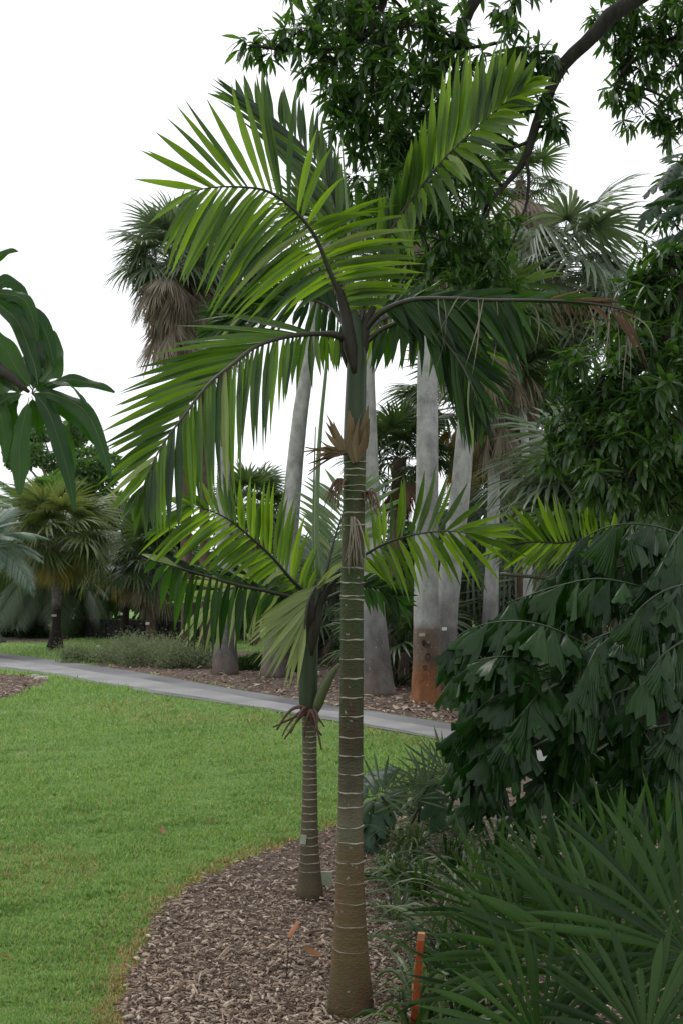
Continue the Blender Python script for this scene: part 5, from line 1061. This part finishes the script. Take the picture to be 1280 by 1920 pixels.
# stalks linking the branches to the trunk
for pts, Y, sz, nl in pinnae[:16]:
    a = W(*pts[0], Y); tube_obj('stalk', spline([np.array([2.1, 6.3, min(2.0, max(.5, a[2] - .3))]), (a + [2.1, 6.3, a[2]]) / 2 + [0, 0, .1], a], 8), np.linspace(.016, .008, 8), M['rachis'], ft, 6)

# ------------------------------------------------------------------ feather palm frond at right (bright)
rp = thing('feather_palm', 'bright green feather fronds reaching left above the fishtail palm', 'palm tree', [3.0, 8.2, 0])
tube_obj('trunk', spline([(3.0, 8.2, -.02), (2.95, 8.2, 1.0), (2.85, 8.1, 1.6)], 8), np.linspace(.07, .05, 8), boot_bark, rp, 10)
bud = Budget(rp)
frond(rp, bud, [(1340, 1120, 8.0), (1260, 1040, 7.8), (1165, 1010, 7.6), (1100, 1010, 7.5), (1050, 1018, 7.4), (1000, 1016, 7.35), (950, 1022, 7.3)], [
    (24, [(1150, 1010, 1165, 940, 0), (1120, 1010, 1108, 925, 0), (1090, 1011, 1075, 930, 0), (1065, 1015, 1040, 935, 0), (1040, 1018, 1000, 925, 0), (1010, 1016, 940, 955, 0), (980, 1016, 920, 985, 0), (955, 1021, 900, 1010, 0)]),
    (28, [(1150, 1010, 1130, 1035, 0), (1110, 1010, 1090, 1050, 0), (1080, 1012, 1040, 1065, 0), (1050, 1018, 1000, 1075, 0), (1020, 1017, 960, 1075, 0), (990, 1016, 930, 1060, 0), (960, 1020, 905, 1045, 0)])],
    M['palm_bright'], .014, .004, .04, arch=.03, prio=1, toward=.6, wj=.15)
bud.flush()
tube_obj('leaf_stalk', spline([W(1340, 1200, 8), W(1200, 1120, 7.6), (W(1070, 1090, 7.4)), W(938, 1076, 7.3)], 12), np.linspace(.02, .012, 12), M['rachis'], rp, 7)

# ------------------------------------------------------------------ foreground fan plants
def near_fan(root, hub, Y, Rpx, ang, spread, n, width, mat, base=None, nrm=(0, -1, .35), droop=.12, toward=.0, seed=0, piece='leaflet'):
    r = random.Random(seed); H = W(*hub, Y); nv_ = unit(np.array(nrm)); s = Y / F
    up_ = unit(np.array([0, 0, 1.]) - nv_ * nv_[2]); rt_ = np.cross(up_, nv_) * -1
    rt_ = np.array([1., 0, 0]) - nv_ * nv_[0]; rt_ = unit(rt_)
    mb = MB(); b = base if base is not None else H + np.array([.1, .1, -.8])
    P = spline([b, (b + H) / 2 + np.array([0, .05, .05]), H], 10); tube(mb, P, np.linspace(.011, .007, 10), 6)
    fo = link(mb.mesh('frond', P[0]), 'frond', M['rachis'], root, P[0])
    for i in range(n):
        a = R(ang + spread * (i / (n - 1) * 2 - 1)) + r.gauss(0, .03); ln = Rpx * s * r.uniform(.82, 1.06) * (1 - .12 * abs(i / (n - 1) * 2 - 1))
        d = up_ * math.cos(a) + rt_ * math.sin(a); d = unit(d + nv_ * toward * r.uniform(.5, 1.5))
        p1 = H + d * ln * .55 + nv_ * ln * .06; p2 = H + d * ln + np.array([0, 0, -1]) * ln * droop * r.uniform(.2, 2) * (1 if r.random() > .15 else 2.6)
        V, Fc = blade_vf(H + d * .02, p1, p2, np.cross(d, nv_) + rng.normal(0, .12, 3), width * .72 * r.uniform(.75, 1.2), 8, .35, .05, .6, r.gauss(0, .25))
        mb = MB(); mb.add(V, Fc); link(mb.mesh(piece, V[1]), piece, mat, fo, V[1])
    return fo
fp = thing('fan_leaf_shrub', 'bushy green fan leaved palm with long fingers at the bottom right', 'palm', [1.0, 3.5, 0], 'fan leaved shrubs in the bed')
for i, (hub, Y, Rp, ang, spd, n, w) in enumerate([((1125, 1838), 3.25, 370, -8, 108, 24, .031), ((1290, 1790), 3.1, 360, -20, 95, 22, .032), ((1010, 1960), 3.0, 250, -30, 80, 16, .028), ((1210, 1960), 2.9, 260, 0, 80, 16, .03),
                                                ((1050, 1700), 3.8, 230, -5, 85, 18, .028), ((1150, 1670), 4.0, 230, 0, 80, 18, .028), ((1250, 1650), 4.0, 220, 5, 80, 18, .028), ((1180, 1800), 3.6, 300, 15, 90, 20, .03), ((980, 1800), 3.7, 220, -20, 90, 18, .026), ((1090, 1760), 4.2, 280, 5, 60, 18, .026), ((1230, 1720), 4.2, 280, -10, 60, 18, .026), ((930, 1720), 4.3, 200, -10, 70, 16, .024), ((900, 1860), 3.8, 190, -15, 80, 16, .022), ((1170, 1900), 3.5, 200, 30, 90, 18, .026)]):
    H = W(*hub, Y); near_fan(fp, hub, Y, Rp, ang, spd, int(n * 1.35), w, M['fan_near'], np.array([1.05 + .06 * (i % 3), 3.5 + .05 * i, 0]), (rnd.uniform(-.3, .3), -1, rnd.uniform(.1, .6)), .10, .15, i)
f2 = thing('fan_leaf_shrub', 'small grey green fan palm with stiff narrow fingers right of the tall trunk', 'palm', list(G(740, 1570)), 'fan leaved shrubs in the bed')
b2 = wloc(f2)
for i, (hub, Y, Rp, ang, spd, n, w) in enumerate([((714, 1493), 5.6, 88, -5, 130, 15, .02), ((835, 1455), 6.4, 100, -25, 100, 22, .022), ((800, 1475), 6.2, 95, -50, 90, 16, .022), ((880, 1470), 6.0, 100, 10, 100, 18, .022), ((770, 1500), 6.2, 80, -10, 110, 16, .02)]):
    near_fan(f2, hub, Y, Rp, ang, spd, n, w, M['fan'], b2 + [.08 * i, .1 * i, 0], (rnd.uniform(-.2, .2), -1, .5), .06, .1, 20 + i)
# lobed split leaves (swiss cheese plant) behind
mo = thing('split_leaf_plant', 'glossy split leaved plant at the lawn edge behind the small fan palm', 'plant', list(G(770, 1540)))
for i, (x, y, s_, dx, dz) in enumerate([(745, 1440, .36, -1, -.2), (760, 1470, .4, -.8, -.6), (720, 1520, .3, -.6, -1), (790, 1440, .36, .2, -.5), (700, 1500, .3, -1, -.7)]):
    c = W(x, y, 6.7); place(LB[i % 3], 'leaf', basis(np.array([dx, -.5, dz]), np.array([0, -.4, 1])), c, s_, mo); tube_obj('leaf_stalk', spline([wloc(mo), (wloc(mo) + c) / 2 + [.05, 0, .1], c], 8), .008, M['rachis'], mo, 6)
# straggling strap plants
SL = ['grassy clump with dull leaves at the right foot of the tall palm', 'loose clump of pale arching straps under the small fan palm', 'straggly strap plant in front of the fishtail palm', 'clump of long straps beside the orange stake', 'dark strap clump in the shade right of the orange stake', 'thin strap clump at the mulch edge behind the tall palm', 'tangled straps between the orange stake and the fan leaves', 'tall straps below the fishtail leaflets', 'strap clump near the bottom edge right of the stake', 'sprawling straps far back under the fishtail palm', 'bent pale straps left of the big fan leaves', 'dense strap clump behind the big fan leaves', 'dark strap clump arching over the orange stake', 'small dark tuft right of the tall palm in open mulch', 'dark strap clump behind the orange stake top', 'strap clump cut by the bottom edge right of the stake', 'low dark tuft touching the right side of the tall trunk', 'dark straps rising left of the orange stake', 'pale straps rising in front of the orange stake']
for i, (x, y, n, ln, m_) in enumerate([(745, 1660, 50, .42, 'strap'), (770, 1610, 60, .5, 'strap'), (850, 1640, 60, .6, 'fan_near'), (800, 1900, 16, .6, 'strap'), (900, 1800, 40, .65, 'fan_near'), (725, 1580, 40, .38, 'strap'), (850, 1780, 30, .6, 'strap'), (930, 1620, 60, .7, 'fan_near'), (920, 1930, 36, .55, 'fan_near'), (820, 1560, 60, .55, 'fan'), (880, 1720, 34, .7, 'strap'), (1050, 1680, 60, .7, 'fan_near'), (835, 1840, 34, .55, 'fan_near'), (740, 1730, 30, .4, 'fan'), (790, 1690, 46, .5, 'fan_near'), (860, 1950, 26, .45, 'fan_near'), (720, 1640, 30, .35, 'fan_near'), (765, 1960, 18, .5, 'fan_near'), (805, 1960, 26, .5, 'strap')]):
    strap_plant(SL[i], G(x, y), n, ln, .018 if i % 3 else .022, M[m_], 50 + i, .75, group='strap leaved clumps right of the palms', spreadz=(35, 85))
# fallen twiggy stalks
# orange stake, flag wire
b = G(772, 1945); t = W(788, 1762, 3.85); st = thing('stake', 'orange painted wooden stake leaning in the mulch at the bottom', 'stake', b)
mb = MB(); dirv = t - b; Dv = unit(dirv); Xv = unit(np.cross(Dv, [0, 1, 0])); Rm = np.stack([Xv, np.cross(Dv, Xv), Dv], -1); box(mb, (b + t) / 2, .024, .015, np.linalg.norm(dirv), Rm); link(mb.mesh('shaft', b, False), 'shaft', M['orange'], st, b)
mb = MB(); box(mb, t + Dv * .012, .024, .012, .03, Rm); link(mb.mesh('split_tip', t, False), 'split_tip', M['orange_pale'], st, t)
b = G(535, 1850); c = W(541, 1758, b[1]); fl = thing('marker_flag', 'faded orange marker flag on a thin wire in the mulch', 'flag', b)
tube_obj('wire', spline([b, (b + c) / 2 + [.004, 0, 0], c], 8), .0022, M['black'], fl, 5)
p0, p2 = W(541, 1758, b[1]), W(560, 1728, b[1] + .02); V, Fc = blade_vf(p0, (p0 + p2) / 2 + [0, -.01, 0], p2, [1, 0, -.5], .022, 5, .3, .7, .3); mb = MB(); mb.add(V, Fc); link(mb.mesh('flag', p0), 'flag', M['orange_pale'], fl, p0)
# small pale pot-shaped label behind the tall trunk
b = G(612, 1668); lbx = thing('label_block', 'pale plastic plant label leaning between the two ringed trunks', 'label', b); mb = MB(); box(mb, b + [0, 0, .05], .06, .012, .09, np.eye(3)); link(mb.mesh('plate', b, False), 'plate', M['tag_metal'], lbx, b)
# dead fallen leaves on grass and mulch
DLm = [np_mesh('fallen_leaf', *tmpl_mango(4, .5, -.35, .02)) for _ in range(2)]
mdl = leaf_mat('fallen_leaf_brown', (.12, .055, .02), (.24, .11, .04), .1, (1.3, 1.1, .8), .7)
for m_ in DLm: m_.materials.append(mdl)
fl_spots = [(310, 1572, 'on the lawn left of the small palm'), (405, 1550, 'on the lawn nearest the mulch edge'), (517, 1451, 'on the lawn in line with the small palm'), (605, 1806, 'curled on the mulch left of the tall trunk'), (22, 1808, 'in the grass at the bottom left'), (445, 1386, 'high on the lawn near the path'), (527, 1606, 'at the edge of the mulch')]
for i, (x, y, w_) in enumerate(fl_spots):
    b = G(x, y); a = rnd.uniform(0, 6.28); o = place(DLm[i % 2], 'fallen_leaf', basis(np.array([math.cos(a), math.sin(a), .15]), np.array([0, -.3, 1.])), b + [0, 0, .03], .07 if i != 3 else .09, None)
    tag(o, 'brown curled fallen leaf ' + w_, 'leaf', 'fallen brown leaves')

for o in list(bpy.data.objects):
    if '_w' in o: del o['_w']
